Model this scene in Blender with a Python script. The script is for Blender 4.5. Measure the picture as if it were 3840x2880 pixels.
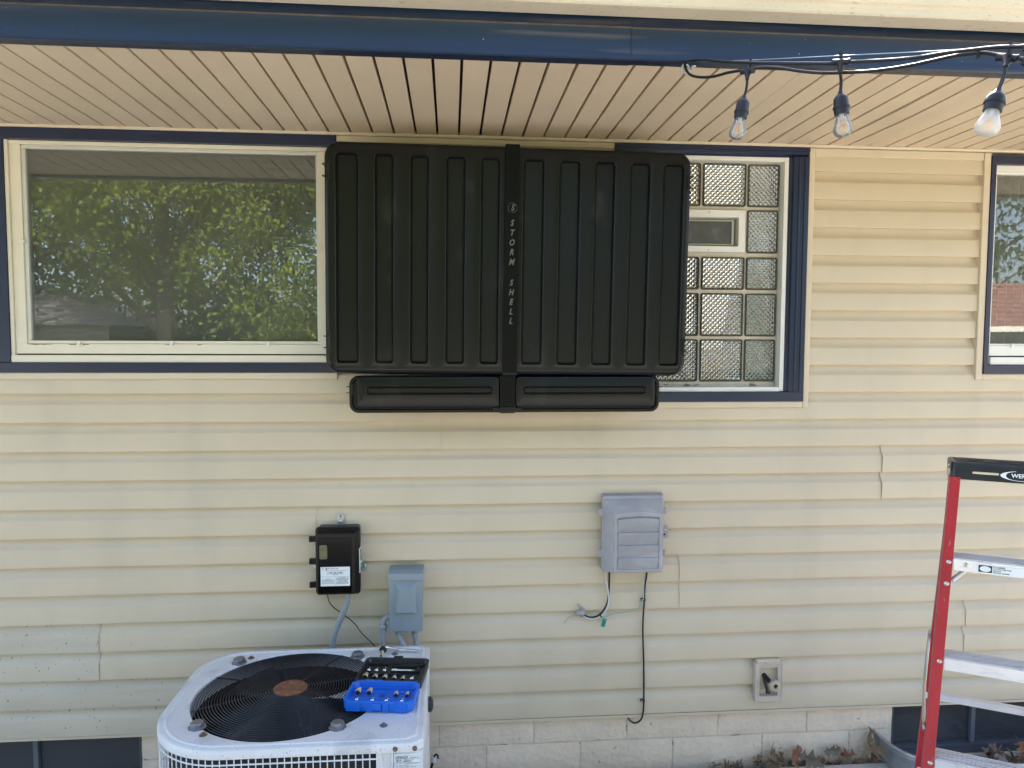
import bpy, bmesh, math, random
import numpy as np
from mathutils import Vector, Matrix, Euler

# ------------------------------------------------------------------ clear
for o in list(bpy.data.objects): bpy.data.objects.remove(o)
scn = bpy.context.scene
COL = scn.collection
R = math.radians
random.seed(7)

# ------------------------------------------------------------------ camera
cam_d = bpy.data.cameras.new('camera'); cam = bpy.data.objects.new('camera', cam_d); COL.objects.link(cam)
cam_d.sensor_width = 36.0; cam_d.sensor_fit = 'HORIZONTAL'; cam_d.lens = 2759.64 / 3840 * 36.0
cam_d.clip_start = 0.05; cam_d.clip_end = 500
yaw, pit, rol = 0.0831, 0.0623, -0.0037
fw = Vector((math.sin(yaw)*math.cos(pit), math.cos(yaw)*math.cos(pit), -math.sin(pit)))
rt = Vector((math.cos(yaw), -math.sin(yaw), 0)); dn = fw.cross(rt)
r2 = rt*math.cos(rol) + dn*math.sin(rol); d2 = dn*math.cos(rol) - rt*math.sin(rol)
cam.matrix_world = Matrix(((r2.x, -d2.x, -fw.x, 0), (r2.y, -d2.y, -fw.y, -3.3107), (r2.z, -d2.z, -fw.z, 2.0307), (0, 0, 0, 1)))
scn.camera = cam

# ------------------------------------------------------------------ world, sun, exposure
SUN_EL, SUN_AZ = R(42), R(22)          # the sun stands behind the house, a little to the right
wld = bpy.data.worlds.new('World'); scn.world = wld; wld.use_nodes = True
wn = wld.node_tree; bg = wn.nodes['Background']
sky = wn.nodes.new('ShaderNodeTexSky'); sky.sky_type = 'NISHITA'; sky.sun_disc = False
sky.sun_elevation = SUN_EL; sky.sun_rotation = SUN_AZ; sky.air_density = 0.75; sky.dust_density = 3.0; sky.ozone_density = 0.6
wn.links.new(sky.outputs['Color'], bg.inputs['Color']); bg.inputs['Strength'].default_value = 0.15
sd = bpy.data.lights.new('sun', 'SUN'); sd.energy = 4.0; sd.angle = R(0.6); sd.color = (1.0, 0.91, 0.78)
sun = bpy.data.objects.new('sun', sd); COL.objects.link(sun)
S = Vector((math.sin(SUN_AZ)*math.cos(SUN_EL), math.cos(SUN_AZ)*math.cos(SUN_EL), math.sin(SUN_EL)))
sun.rotation_euler = S.to_track_quat('Z', 'Y').to_euler(); sun.location = (0, 0, 12)
vs = scn.view_settings
scn.display_settings.display_device = 'sRGB'
vs.view_transform = 'Standard'; vs.look = 'None'; vs.gamma = 1.0; vs.use_curve_mapping = False; vs.exposure = 2.62
scn.cycles.max_bounces = 8; scn.cycles.diffuse_bounces = 5; scn.cycles.glossy_bounces = 4; scn.cycles.transparent_max_bounces = 12

# ------------------------------------------------------------------ materials
MATS = {}
def pm(name, col, rough=0.5, metal=0.0, var=0.06, vscale=4.0, bump=0.0, bscale=(80, 80, 80), bdist=0.002,
       spots=None, spots2=None, ior=1.5, coat=0.0, rand=0.0):
    """Principled material: base colour with soft cloudy variation, optional stretched grain bump and specks of dirt."""
    if name in MATS: return MATS[name]
    m = bpy.data.materials.new(name); m.use_nodes = True; t = m.node_tree; b = t.nodes['Principled BSDF']
    N = lambda k: t.nodes.new(k); L = t.links.new
    b.inputs['Roughness'].default_value = rough; b.inputs['Metallic'].default_value = metal; b.inputs['IOR'].default_value = ior
    if coat: b.inputs['Coat Weight'].default_value = coat; b.inputs['Coat Roughness'].default_value = 0.15
    tc = N('ShaderNodeTexCoord'); src = tc.outputs['Object']
    n1 = N('ShaderNodeTexNoise'); n1.inputs['Scale'].default_value = vscale; n1.inputs['Detail'].default_value = 6; n1.inputs['Roughness'].default_value = 0.65
    L(src, n1.inputs['Vector'])
    rp = N('ShaderNodeValToRGB'); e = rp.color_ramp.elements
    e[0].position = 0.3; e[1].position = 0.72
    e[0].color = tuple(c*(1-var) for c in col[:3]) + (1,); e[1].color = tuple(min(1, c*(1+var)) for c in col[:3]) + (1,)
    L(n1.outputs['Fac'], rp.inputs['Fac']); out = rp.outputs['Color']
    if rand:
        oi = N('ShaderNodeObjectInfo'); hs = N('ShaderNodeHueSaturation'); mr = N('ShaderNodeMapRange')
        mr.inputs['To Min'].default_value = 1-rand; mr.inputs['To Max'].default_value = 1+rand
        L(oi.outputs['Random'], mr.inputs['Value']); L(mr.outputs['Result'], hs.inputs['Value']); L(out, hs.inputs['Color']); out = hs.outputs['Color']
    for sp in (spots, spots2):
        if not sp: continue
        scol, sscale, lo, hi, amt = sp
        mp = N('ShaderNodeMapping'); mp.inputs['Scale'].default_value = sscale if isinstance(sscale, tuple) else (sscale,)*3; L(src, mp.inputs['Vector'])
        n2 = N('ShaderNodeTexNoise'); n2.inputs['Scale'].default_value = 1.0; n2.inputs['Detail'].default_value = 3; L(mp.outputs['Vector'], n2.inputs['Vector'])
        mr = N('ShaderNodeMapRange'); mr.inputs['From Min'].default_value = lo; mr.inputs['From Max'].default_value = hi; mr.inputs['To Max'].default_value = amt
        L(n2.outputs['Fac'], mr.inputs['Value'])
        mx = N('ShaderNodeMix'); mx.data_type = 'RGBA'; L(mr.outputs['Result'], mx.inputs[0]); L(out, mx.inputs[6]); mx.inputs[7].default_value = tuple(scol) + (1,)
        out = mx.outputs[2]
    L(out, b.inputs['Base Color'])
    if bump:
        mp = N('ShaderNodeMapping'); mp.inputs['Scale'].default_value = bscale; L(src, mp.inputs['Vector'])
        n3 = N('ShaderNodeTexNoise'); n3.inputs['Scale'].default_value = 1.0; n3.inputs['Detail'].default_value = 4; L(mp.outputs['Vector'], n3.inputs['Vector'])
        bp = N('ShaderNodeBump'); bp.inputs['Strength'].default_value = bump; bp.inputs['Distance'].default_value = bdist
        L(n3.outputs['Fac'], bp.inputs['Height']); L(bp.outputs['Normal'], b.inputs['Normal'])
    MATS[name] = m
    return m

def thin_glass(name, ior=1.5, tint=(1, 1, 1), haze=0.0, hcol=(0.8, 0.8, 0.8), rough=0.0, wav=0.0):
    m = bpy.data.materials.new(name); m.use_nodes = True; t = m.node_tree; t.nodes.clear()
    N = lambda k: t.nodes.new(k); L = t.links.new
    o = N('ShaderNodeOutputMaterial'); tr = N('ShaderNodeBsdfTransparent'); tr.inputs[0].default_value = tuple(tint)+(1,)
    gl = N('ShaderNodeBsdfGlossy'); gl.inputs['Roughness'].default_value = rough
    fr = N('ShaderNodeFresnel'); fr.inputs['IOR'].default_value = ior
    mx = N('ShaderNodeMixShader'); L(fr.outputs[0], mx.inputs[0]); L(tr.outputs[0], mx.inputs[1]); L(gl.outputs[0], mx.inputs[2])
    last = mx.outputs[0]
    if wav:
        tc = N('ShaderNodeTexCoord'); nz = N('ShaderNodeTexNoise'); nz.inputs['Scale'].default_value = 2.2; nz.inputs['Detail'].default_value = 2
        bp = N('ShaderNodeBump'); bp.inputs['Strength'].default_value = wav; bp.inputs['Distance'].default_value = 0.004
        L(tc.outputs['Object'], nz.inputs['Vector']); L(nz.outputs['Fac'], bp.inputs['Height']); L(bp.outputs[0], gl.inputs['Normal'])
    if haze:
        df = N('ShaderNodeBsdfDiffuse'); df.inputs[0].default_value = tuple(hcol)+(1,)
        m2 = N('ShaderNodeMixShader'); m2.inputs[0].default_value = haze; L(last, m2.inputs[1]); L(df.outputs[0], m2.inputs[2]); last = m2.outputs[0]
    L(last, o.inputs['Surface']); MATS[name] = m
    return m

def leaf_mat(name, c1, c2, trans=0.3):
    m = bpy.data.materials.new(name); m.use_nodes = True; t = m.node_tree; t.nodes.clear()
    N = lambda k: t.nodes.new(k); L = t.links.new
    o = N('ShaderNodeOutputMaterial'); df = N('ShaderNodeBsdfDiffuse'); tl = N('ShaderNodeBsdfTranslucent'); mx = N('ShaderNodeMixShader'); mx.inputs[0].default_value = trans
    tc = N('ShaderNodeTexCoord'); nz = N('ShaderNodeTexNoise'); nz.inputs['Scale'].default_value = 1.3; nz.inputs['Detail'].default_value = 5
    rp = N('ShaderNodeValToRGB'); rp.color_ramp.elements[0].color = tuple(c1)+(1,); rp.color_ramp.elements[1].color = tuple(c2)+(1,)
    rp.color_ramp.elements[0].position = 0.35; rp.color_ramp.elements[1].position = 0.65
    L(tc.outputs['Object'], nz.inputs['Vector']); L(nz.outputs['Fac'], rp.inputs['Fac']); L(rp.outputs[0], df.inputs[0]); L(rp.outputs[0], tl.inputs[0])
    L(df.outputs[0], mx.inputs[1]); L(tl.outputs[0], mx.inputs[2]); L(mx.outputs[0], o.inputs['Surface']); MATS[name] = m
    return m

DIRT = (0.12, 0.10, 0.07)
M_siding = pm('siding_vinyl', (0.60, 0.505, 0.362), 0.42, var=0.05, vscale=1.6, bump=0.35, bscale=(5, 60, 260), bdist=0.0012,
              spots=(DIRT, 60, 0.76, 0.79, 0.7), spots2=((0.40, 0.35, 0.265), (5, 3, 1.1), 0.52, 0.75, 0.22), rand=0.008)
M_siding_low = pm('siding_vinyl_splashed', (0.565, 0.49, 0.37), 0.48, var=0.06, vscale=1.6, bump=0.35, bscale=(5, 60, 260), bdist=0.0012,
              spots=(DIRT, (75, 75, 45), 0.665, 0.70, 0.75), spots2=((0.38, 0.35, 0.27), (0.9, 3, 9), 0.5, 0.72, 0.4), rand=0.008)
M_soffit = pm('soffit_vinyl', (0.63, 0.51, 0.365), 0.5, var=0.05, vscale=2.5, bump=0.15, bscale=(200, 12, 200), bdist=0.001,
              spots=((0.45, 0.36, 0.25), 3.0, 0.6, 0.8, 0.3), rand=0.03)
M_cavity = pm('soffit_cavity', (0.012, 0.010, 0.008), 0.9)
M_trim = pm('cream_trim', (0.62, 0.52, 0.38), 0.42, var=0.04, bump=0.1, bscale=(30, 30, 30), spots=(DIRT, 40, 0.74, 0.78, 0.5))
M_gutter = pm('gutter_cream', (0.64, 0.56, 0.42), 0.4, var=0.05, spots=((0.33, 0.24, 0.19), (45, 90, 160), 0.62, 0.70, 0.5), spots2=((0.50, 0.44, 0.34), (3, 6, 3), 0.5, 0.75, 0.4))
M_navy = pm('navy_aluminium', (0.0075, 0.015, 0.046), 0.33, var=0.12, vscale=5, bump=0.06, bscale=(3, 40, 40), spots=((0.55, 0.55, 0.52), 110, 0.80, 0.815, 0.8), coat=0.15)
M_fascia = pm('fascia_blue', (0.008, 0.021, 0.052), 0.36, var=0.14, vscale=2.5, bump=0.05, bscale=(4, 30, 30),
              spots=((0.7, 0.7, 0.68), 95, 0.765, 0.785, 0.85), spots2=((0.17, 0.14, 0.12), (1.2, 4, 26), 0.6, 0.72, 0.35))
M_dust = pm('dust_line', (0.085, 0.072, 0.065), 0.8, var=0.3, vscale=20)
M_frame = pm('window_paint', (0.70, 0.645, 0.51), 0.5, var=0.05, bump=0.15, bscale=(20, 40, 60), spots=((0.26, 0.19, 0.10), (14, 30, 60), 0.72, 0.75, 0.8))
M_white = pm('white_frame', (0.74, 0.73, 0.68), 0.45, var=0.04, spots=((0.4, 0.36, 0.3), (20, 20, 14), 0.68, 0.75, 0.5))
M_bead = pm('storm_bead', (0.58, 0.57, 0.50), 0.35, metal=0.2, var=0.05)
M_gap = pm('dark_gap', (0.02, 0.018, 0.015), 0.9)
M_pane = thin_glass('window_pane', 2.25, (0.80, 0.84, 0.80), haze=0.085, hcol=(0.6, 0.62, 0.56), rough=0.011, wav=0.08)
M_pane_dark = thin_glass('basement_pane', 1.9, (0.35, 0.37, 0.42), haze=0.34, hcol=(0.165, 0.168, 0.185), rough=0.06)
M_blind = pm('blind_slat', (0.24, 0.245, 0.205), 0.6, var=0.04)
M_curtain = pm('curtain', (0.55, 0.54, 0.52), 0.8, var=0.08)
M_room = pm('room_wall', (0.22, 0.22, 0.20), 0.8)
M_block = pm('painted_block', (0.78, 0.64, 0.49), 0.6, var=0.08, vscale=9, bump=0.9, bscale=(38, 38, 38), bdist=0.007,
             spots=((0.26, 0.2, 0.13), (30, 30, 30), 0.70, 0.74, 0.6), rand=0.025)
M_mortar = pm('painted_mortar', (0.62, 0.53, 0.42), 0.65, var=0.12, vscale=18, bump=0.8, bscale=(60, 60, 60), bdist=0.006, spots=((0.12, 0.09, 0.06), (16, 16, 40), 0.62, 0.66, 0.8))
M_joint = pm('pale_joint', (0.60, 0.52, 0.42), 0.7, var=0.08, vscale=14, spots=((0.3, 0.25, 0.18), 40, 0.66, 0.72, 0.5))
M_shell = pm('black_polymer', (0.0060, 0.0062, 0.0060), 0.29, var=0.15, vscale=2, bump=0.10, bscale=(500, 500, 500), bdist=0.0006,
             spots=((0.07, 0.07, 0.066), (9, 9, 5), 0.62, 0.85, 0.35), spots2=((0.55, 0.55, 0.53), 70, 0.805, 0.815, 0.8), ior=1.35)
M_strap = pm('black_strap', (0.0045, 0.0045, 0.0045), 0.32, var=0.1, ior=1.22)
M_letter = pm('silver_print', (0.11, 0.11, 0.093), 0.5)
M_blackmetal = pm('black_metal', (0.012, 0.012, 0.013), 0.3, metal=0.3)
M_ac = pm('ac_white', (0.69, 0.69, 0.685), 0.42, var=0.05, vscale=8, bump=0.12, bscale=(60, 60, 60),
          spots=((0.22, 0.21, 0.20), (140, 140, 140), 0.64, 0.68, 0.6), spots2=((0.34, 0.34, 0.35), (7, 7, 7), 0.52, 0.72, 0.5))
M_ac_wire = pm('ac_wire', (0.72, 0.73, 0.74), 0.4)
M_grille = pm('grille_black', (0.018, 0.018, 0.022), 0.38, var=0.2, spots=((0.12, 0.10, 0.09), 22, 0.64, 0.72, 0.5))
M_rust = pm('rusty_plate', (0.19, 0.075, 0.035), 0.8, var=0.35, vscale=30, bump=0.4, bscale=(120, 120, 120), spots=((0.38, 0.20, 0.12), 60, 0.62, 0.68, 0.7))
M_coil = pm('coil_dark', (0.012, 0.012, 0.014), 0.6, var=0.3, bump=0.5, bscale=(10, 10, 300))
M_blade = pm('fan_alloy_lit', (0.74, 0.74, 0.77), 0.5, metal=0.0, var=0.08)
M_bolt = pm('dull_bolt', (0.24, 0.24, 0.25), 0.42, metal=0.7, var=0.2, vscale=60)
M_rustbolt = pm('rusty_bolt', (0.20, 0.14, 0.10), 0.55, metal=0.5, var=0.3, vscale=80)
M_chrome = pm('chrome', (0.80, 0.80, 0.80), 0.16, metal=1.0, var=0.06, vscale=40)
M_hole = pm('socket_hole', (0.015, 0.015, 0.015), 0.5)
M_caseblue = pm('case_blue', (0.006, 0.13, 0.62), 0.42, var=0.06, bump=0.08, bscale=(300, 300, 300))
M_caseblack = pm('case_black', (0.014, 0.014, 0.016), 0.42, var=0.15, vscale=20, spots=((0.12, 0.11, 0.10), 80, 0.68, 0.74, 0.4))
M_boxblack = pm('meter_black', (0.004, 0.004, 0.004), 0.12, var=0.2, spots=((0.03, 0.03, 0.03), (40, 40, 12), 0.68, 0.8, 0.5), ior=1.25)
M_boxdull = pm('meter_black_dull', (0.008, 0.0075, 0.0075), 0.35, var=0.2, ior=1.35)
M_label = pm('paper_label', (0.76, 0.80, 0.82), 0.5, var=0.02)
M_ink = pm('label_ink', (0.025, 0.03, 0.045), 0.6)
M_sight = thin_glass('sight_glass', 1.6, (0.5, 0.5, 0.15))
M_olive = pm('olive_reflection', (0.20, 0.19, 0.035), 0.6, var=0.35, vscale=40)  # mirrored greenery painted as an olive tone in the sight window
M_grey = pm('grey_enamel', (0.235, 0.285, 0.32), 0.4, var=0.05, vscale=10, spots=((0.10, 0.10, 0.10), 60, 0.76, 0.78, 0.6))
M_pvc = pm('grey_pvc', (0.30, 0.33, 0.355), 0.4, var=0.06)
M_netgrey = pm('weathered_grey_plastic', (0.345, 0.335, 0.345), 0.55, var=0.10, vscale=9, bump=0.12, bscale=(20, 20, 150), spots=((0.50, 0.50, 0.52), (6, 30, 12), 0.56, 0.74, 0.5))
M_galv = pm('galvanised', (0.42, 0.45, 0.47), 0.42, metal=0.75, var=0.18, vscale=12, spots=((0.2, 0.19, 0.18), 14, 0.6, 0.75, 0.5))
M_cable = pm('black_cable', (0.012, 0.012, 0.013), 0.35)
M_whitecable = pm('white_cable', (0.62, 0.61, 0.58), 0.45)
M_greencable = pm('faded_green_wire', (0.26, 0.42, 0.38), 0.5)
M_tag = pm('green_tag', (0.02, 0.34, 0.25), 0.4)
M_seal = pm('putty_seal', (0.34, 0.33, 0.32), 0.8, var=0.3, vscale=60, bump=0.6, bscale=(150, 150, 150))
M_clay = pm('mount_block', (0.56, 0.475, 0.39), 0.5, var=0.05, spots=((0.16, 0.12, 0.08), 50, 0.70, 0.74, 0.6))
M_brassold = pm('old_brass', (0.50, 0.42, 0.31), 0.45, metal=0.15, var=0.3, vscale=60)
M_hose = pm('dark_rubber', (0.02, 0.022, 0.03), 0.3)
M_red = pm('red_fibreglass', (0.40, 0.012, 0.025), 0.42, var=0.18, vscale=10, bump=0.12, bscale=(200, 200, 20),
           spots=((0.62, 0.30, 0.30), (160, 160, 40), 0.66, 0.72, 0.45), spots2=((0.75, 0.6, 0.6), (40, 40, 40), 0.765, 0.785, 0.7))
M_cap = pm('ladder_cap_black', (0.018, 0.018, 0.022), 0.32, var=0.2, vscale=14, spots=((0.30, 0.30, 0.30), (10, 40, 90), 0.71, 0.75, 0.35))
M_alu = pm('step_aluminium', (0.66, 0.67, 0.70), 0.38, metal=0.55, var=0.08, vscale=14, bump=0.08, bscale=(20, 300, 300), spots=((0.36, 0.36, 0.38), (14, 50, 50), 0.6, 0.72, 0.5))
M_alugroove = pm('step_groove', (0.18, 0.19, 0.30), 0.5, metal=0.3)
M_steel = pm('zinc_steel', (0.55, 0.54, 0.50), 0.3, metal=0.9, var=0.1)
M_rubber = pm('light_string_black', (0.010, 0.010, 0.013), 0.52, var=0.15)
M_bulb = thin_glass('bulb_glass', 1.55, (0.96, 0.96, 0.94), haze=0.11, hcol=(0.9, 0.9, 0.88))
M_filament = pm('amber_filament', (0.80, 0.36, 0.03), 0.5)
M_slab = pm('patio_concrete', (0.44, 0.41, 0.37), 0.75, var=0.14, vscale=3.5, bump=0.4, bscale=(60, 60, 60), bdist=0.003, spots=((0.2, 0.19, 0.18), 30, 0.62, 0.7, 0.5))
M_soil = pm('soil', (0.06, 0.045, 0.032), 0.95, var=0.35, vscale=30, bump=0.8, bscale=(60, 60, 60), bdist=0.01)
M_lawn = pm('lawn_grass', (0.085, 0.13, 0.035), 0.9, var=0.35, vscale=0.8, bump=0.6, bscale=(40, 40, 40), bdist=0.02)
M_leafA = pm('dry_leaf_tan', (0.23, 0.155, 0.095), 0.7, var=0.25, vscale=40, rand=0.18)
M_leafB = pm('dry_leaf_rust', (0.26, 0.115, 0.055), 0.7, var=0.25, vscale=40, rand=0.18)
M_leafC = pm('dry_leaf_grey', (0.17, 0.135, 0.10), 0.75, var=0.25, vscale=40, rand=0.18)
M_bark = pm('bark', (0.03, 0.025, 0.02), 0.9, var=0.3, vscale=8, bump=0.8, bscale=(20, 20, 4), bdist=0.02)
M_roofgrey = pm('grey_shingle', (0.24, 0.235, 0.235), 0.85, var=0.2, vscale=4)
M_roofred = pm('red_shingle', (0.22, 0.10, 0.085), 0.85, var=0.2, vscale=4)
M_wallgrey = pm('far_wall', (0.28, 0.28, 0.27), 0.7)
M_roofown = pm('brown_shingle', (0.12, 0.10, 0.085), 0.9, var=0.2, vscale=20)

# glass block: faceted pressed glass, part mirror, part dark depth
m = bpy.data.materials.new('pressed_glass'); m.use_nodes = True; b = m.node_tree.nodes['Principled BSDF']
b.inputs['Base Color'].default_value = (0.52, 0.525, 0.47, 1); b.inputs['Metallic'].default_value = 0.85; b.inputs['Roughness'].default_value = 0.03; b.inputs['IOR'].default_value = 1.6
M_glassblock = m
M_blockedge = pm('glass_block_edge', (0.10, 0.105, 0.085), 0.2, metal=0.25)

# ------------------------------------------------------------------ mesh helpers
ORG = {}
class MB:
    def __init__(s): s.v = []; s.f = []; s.mi = []; s.M = Matrix.Identity(4); s.cur = 0
    def add(s, vs_, fs):
        o = len(s.v); s.v += [tuple(s.M @ Vector(p)) for p in vs_]
        s.f += [tuple(i+o for i in f) for f in fs]; s.mi += [s.cur]*len(fs); return s
    def box(s, x0, x1, y0, y1, z0, z1):
        return s.add([(x0,y0,z0),(x1,y0,z0),(x1,y1,z0),(x0,y1,z0),(x0,y0,z1),(x1,y0,z1),(x1,y1,z1),(x0,y1,z1)],
                     [(3,2,1,0),(4,5,6,7),(0,1,5,4),(1,2,6,5),(2,3,7,6),(3,0,4,7)])
    def loops(s, ls, closed=True, cap0=False, cap1=False):
        n = len(ls[0]); vs_ = [p for l in ls for p in l]; fs = []
        for i in range(len(ls)-1):
            for j in range(n if closed else n-1):
                k = (j+1) % n; fs.append((i*n+j, i*n+k, (i+1)*n+k, (i+1)*n+j))
        if cap0: fs.append(tuple(range(n-1, -1, -1)))
        if cap1: fs.append(tuple((len(ls)-1)*n+j for j in range(n)))
        return s.add(vs_, fs)
    def tube(s, pts, r, n=8, caps=True):
        pts = [Vector(p) for p in pts]; ls = []; up = None
        rr = r if isinstance(r, (list, tuple)) else [r]*len(pts)
        for i, p in enumerate(pts):
            d = (pts[min(i+1, len(pts)-1)] - pts[max(i-1, 0)]).normalized()
            if up is None: up = d.orthogonal().normalized()
            up = (up - d*up.dot(d)).normalized(); w = d.cross(up)
            ls.append([tuple(p + (up*math.cos(2*math.pi*k/n) + w*math.sin(2*math.pi*k/n))*rr[i]) for k in range(n)])
        return s.loops(ls, True, caps, caps)
    def lathe(s, prof, c=(0,0,0), axis=(0,0,1), n=16, caps=False):
        a = Vector(axis).normalized(); u = a.orthogonal().normalized(); w = a.cross(u); c = Vector(c)
        ls = [[tuple(c + a*h + (u*math.cos(2*math.pi*k/n) + w*math.sin(2*math.pi*k/n))*max(r, 1e-5)) for k in range(n)] for r, h in prof]
        return s.loops(ls, True, caps, caps)
    def ring(s, c, rad, r, n=64, m=5):
        ls = []
        for i in range(n):
            a = 2*math.pi*i/n
            ls.append([(c[0]+(rad+r*math.cos(2*math.pi*k/m))*math.cos(a), c[1]+(rad+r*math.cos(2*math.pi*k/m))*math.sin(a), c[2]+r*math.sin(2*math.pi*k/m)) for k in range(m)])
        ls.append(ls[0]); return s.loops(ls)
    def prism(s, poly, axis, a, b):
        """poly: 2D points; extruded along axis from a to b. axis x: poly=(y,z); y: (x,z); z: (x,y)"""
        f = {'x': lambda p, t: (t, p[0], p[1]), 'y': lambda p, t: (p[0], t, p[1]), 'z': lambda p, t: (p[0], p[1], t)}[axis]
        return s.loops([[f(p, a) for p in poly], [f(p, b) for p in poly]], True, True, True)
    def build(s, name, mat, parent=None, smooth=None, bevel=0, local=False, segs=2, kind=None):
        me = bpy.data.meshes.new(name); off = Vector((0,0,0))
        if parent is not None and not local: off = ORG.get(parent.name, Vector((0,0,0)))
        me.from_pydata([tuple(Vector(p)-off) for p in s.v], [], s.f)
        mats = mat if isinstance(mat, (list, tuple)) else [mat]
        for q in mats: me.materials.append(q)
        if len(mats) > 1: me.polygons.foreach_set('material_index', s.mi)
        bm = bmesh.new(); bm.from_mesh(me); bmesh.ops.recalc_face_normals(bm, faces=bm.faces); bm.to_mesh(me); bm.free()
        if smooth is not None:
            me.polygons.foreach_set('use_smooth', [True]*len(me.polygons)); me.set_sharp_from_angle(angle=R(smooth))
        me.update()
        o = bpy.data.objects.new(name, me); COL.objects.link(o)
        if parent is not None: o.parent = parent; ORG[o.name] = off
        if bevel:
            bv = o.modifiers.new('bevel', 'BEVEL'); bv.width = bevel; bv.segments = segs; bv.limit_method = 'ANGLE'; bv.angle_limit = R(40)
        if kind: o['kind'] = kind
        return o

def tag(o, label=None, cat=None, group=None, kind=None):
    if label: o['label'] = label
    if cat: o['category'] = cat
    if group: o['group'] = group
    if kind: o['kind'] = kind
    return o
def thing(name, label, cat, loc=(0,0,0), rot=(0,0,0), group=None):
    o = bpy.data.objects.new(name, None); COL.objects.link(o); o.location = loc; o.rotation_euler = rot
    o.empty_display_size = 0.1; ORG[o.name] = Vector(loc); return tag(o, label, cat, group)
def copy_tree(o, parent=None):
    c = o.copy(); COL.objects.link(c); c.parent = parent
    for ch in list(o.children): copy_tree(ch, c)
    return c
def rrect(x0, x1, z0, z1, r, n=6):
    p = []
    for cx, cz, a0 in ((x1-r, z1-r, 0), (x0+r, z1-r, 90), (x0+r, z0+r, 180), (x1-r, z0+r, 270)):
        for i in range(n+1):
            a = R(a0 + 90*i/n); p.append((cx+r*math.cos(a), cz+r*math.sin(a)))
    return p
def text_geo(txt, size, shear=0.0, bold=0.0, extrude=0.0004, align='CENTER', space=1.0):
    cu = bpy.data.curves.new('t', 'FONT'); cu.body = txt; cu.size = size; cu.shear = shear; cu.offset = bold; cu.extrude = extrude
    cu.align_x = align; cu.align_y = 'CENTER'; cu.space_character = space; cu.resolution_u = 3
    ob = bpy.data.objects.new('t', cu); COL.objects.link(ob); bpy.context.view_layer.update()
    me = ob.evaluated_get(bpy.context.evaluated_depsgraph_get()).to_mesh()
    v = [tuple(x.co) for x in me.vertices]; f = [tuple(p.vertices) for p in me.polygons]
    ob.evaluated_get(bpy.context.evaluated_depsgraph_get()).to_mesh_clear()
    bpy.data.objects.remove(ob); bpy.data.curves.remove(cu); return v, f
def put_text(mb, txt, x, y, z, size, sx=1.0, **k):
    """text standing upright on a plane that faces -Y"""
    v, f = text_geo(txt, size, **k); mb.add([(x+p[0]*sx, y-p[2], z+p[1]) for p in v], f)
def smooth_path(pts, sub=6):
    P = [Vector(p) for p in pts]; out = []
    for i in range(len(P)-1):
        p0, p1, p2, p3 = P[max(i-1,0)], P[i], P[i+1], P[min(i+2, len(P)-1)]
        for k in range(sub):
            t = k/sub; out.append(0.5*((2*p1)+(p2-p0)*t+(2*p0-5*p1+4*p2-p3)*t*t+(3*p1-p0-3*p2+p3)*t**3))
    out.append(P[-1]); return out

# ================================================================== GROUND
mb = MB(); mb.box(-80, 80, -120, -9.4, -0.30, -0.02); mb.box(-80, -9.0, -9.4, 12, -0.30, -0.021); mb.box(9.0, 80, -9.4, 12, -0.30, -0.021); mb.box(-9.0, -4.5, -0.335, 12, -0.30, -0.022); mb.box(4.6, 9.0, -0.335, 12, -0.30, -0.022)
tag(mb.build('lawn', M_lawn), 'green lawn beyond the patio slab', None, kind='structure')
mb = MB(); mb.box(-9.0, 9.0, -9.4, -0.335, -0.2, 0.0); mb.box(-4.5, 2.075, -0.335, -0.05, -0.2, 0.0005)  # unseen far part of the slab extended to bounce warm light
tag(mb.build('patio', M_slab, bevel=0.006), 'grey concrete patio slab along the house, unseen far part added for warm bounce light', None, kind='structure')
mb = MB(); mb.box(-4.5, 4.6, -0.34, 0.4, -0.35, -0.055)
tag(mb.build('soil_strip', M_soil), 'dark soil under the leaf drift', None, kind='structure')

# ================================================================== HOUSE
house = thing('house', 'cream vinyl sided house wall with navy window trim and slatted soffit', 'house')
Z0, P = 0.26, 0.127
ZS = 2.917
# wall core with the window openings
WIN_L = (-1.935, -0.505, 1.885, 2.90); WIN_B = (0.775, 1.60, 1.755, 2.90); WIN_R = (2.535, 3.40, 1.885, 2.90)
mb = MB()
y0, y1 = 0.0255, 0.13
mb.box(-4.2, 4.4, y0, y1, 0.262, 1.755)
mb.box(-4.2, WIN_L[0], y0, y1, 1.755, 2.96); mb.box(WIN_L[0], WIN_L[1], y0, y1, 1.755, WIN_L[2]); mb.box(WIN_L[1], WIN_B[0], y0, y1, 1.755, 2.96)
mb.box(WIN_B[1], WIN_R[0], y0, y1, 1.755, 2.96); mb.box(WIN_R[0], WIN_R[1], y0, y1, 1.755, WIN_R[2]); mb.box(WIN_R[1], 4.4, y0, y1, 1.755, 2.96)
for w in (WIN_L, WIN_B, WIN_R): mb.box(w[0], w[1], y0, y1, w[3], 2.96)
mb.box(-4.2, -4.1, y1, 7, 0.0, 3.0); mb.box(4.3, 4.4, y1, 7, 0.0, 3.0); mb.box(-4.2, 4.4, 7, 7.1, 0, 3.0)
wall = mb.build('wall', M_trim, house)
mb = MB(); mb.box(-4.1, 4.3, 2.6, 2.65, 0.3, 2.96); mb.box(-4.1, 4.3, 0.135, 2.6, 0.5, 0.52); mb.box(-4.1, 4.3, 0.135, 2.6, 2.93, 2.96)
mb.build('interior_room', M_room, house)

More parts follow.
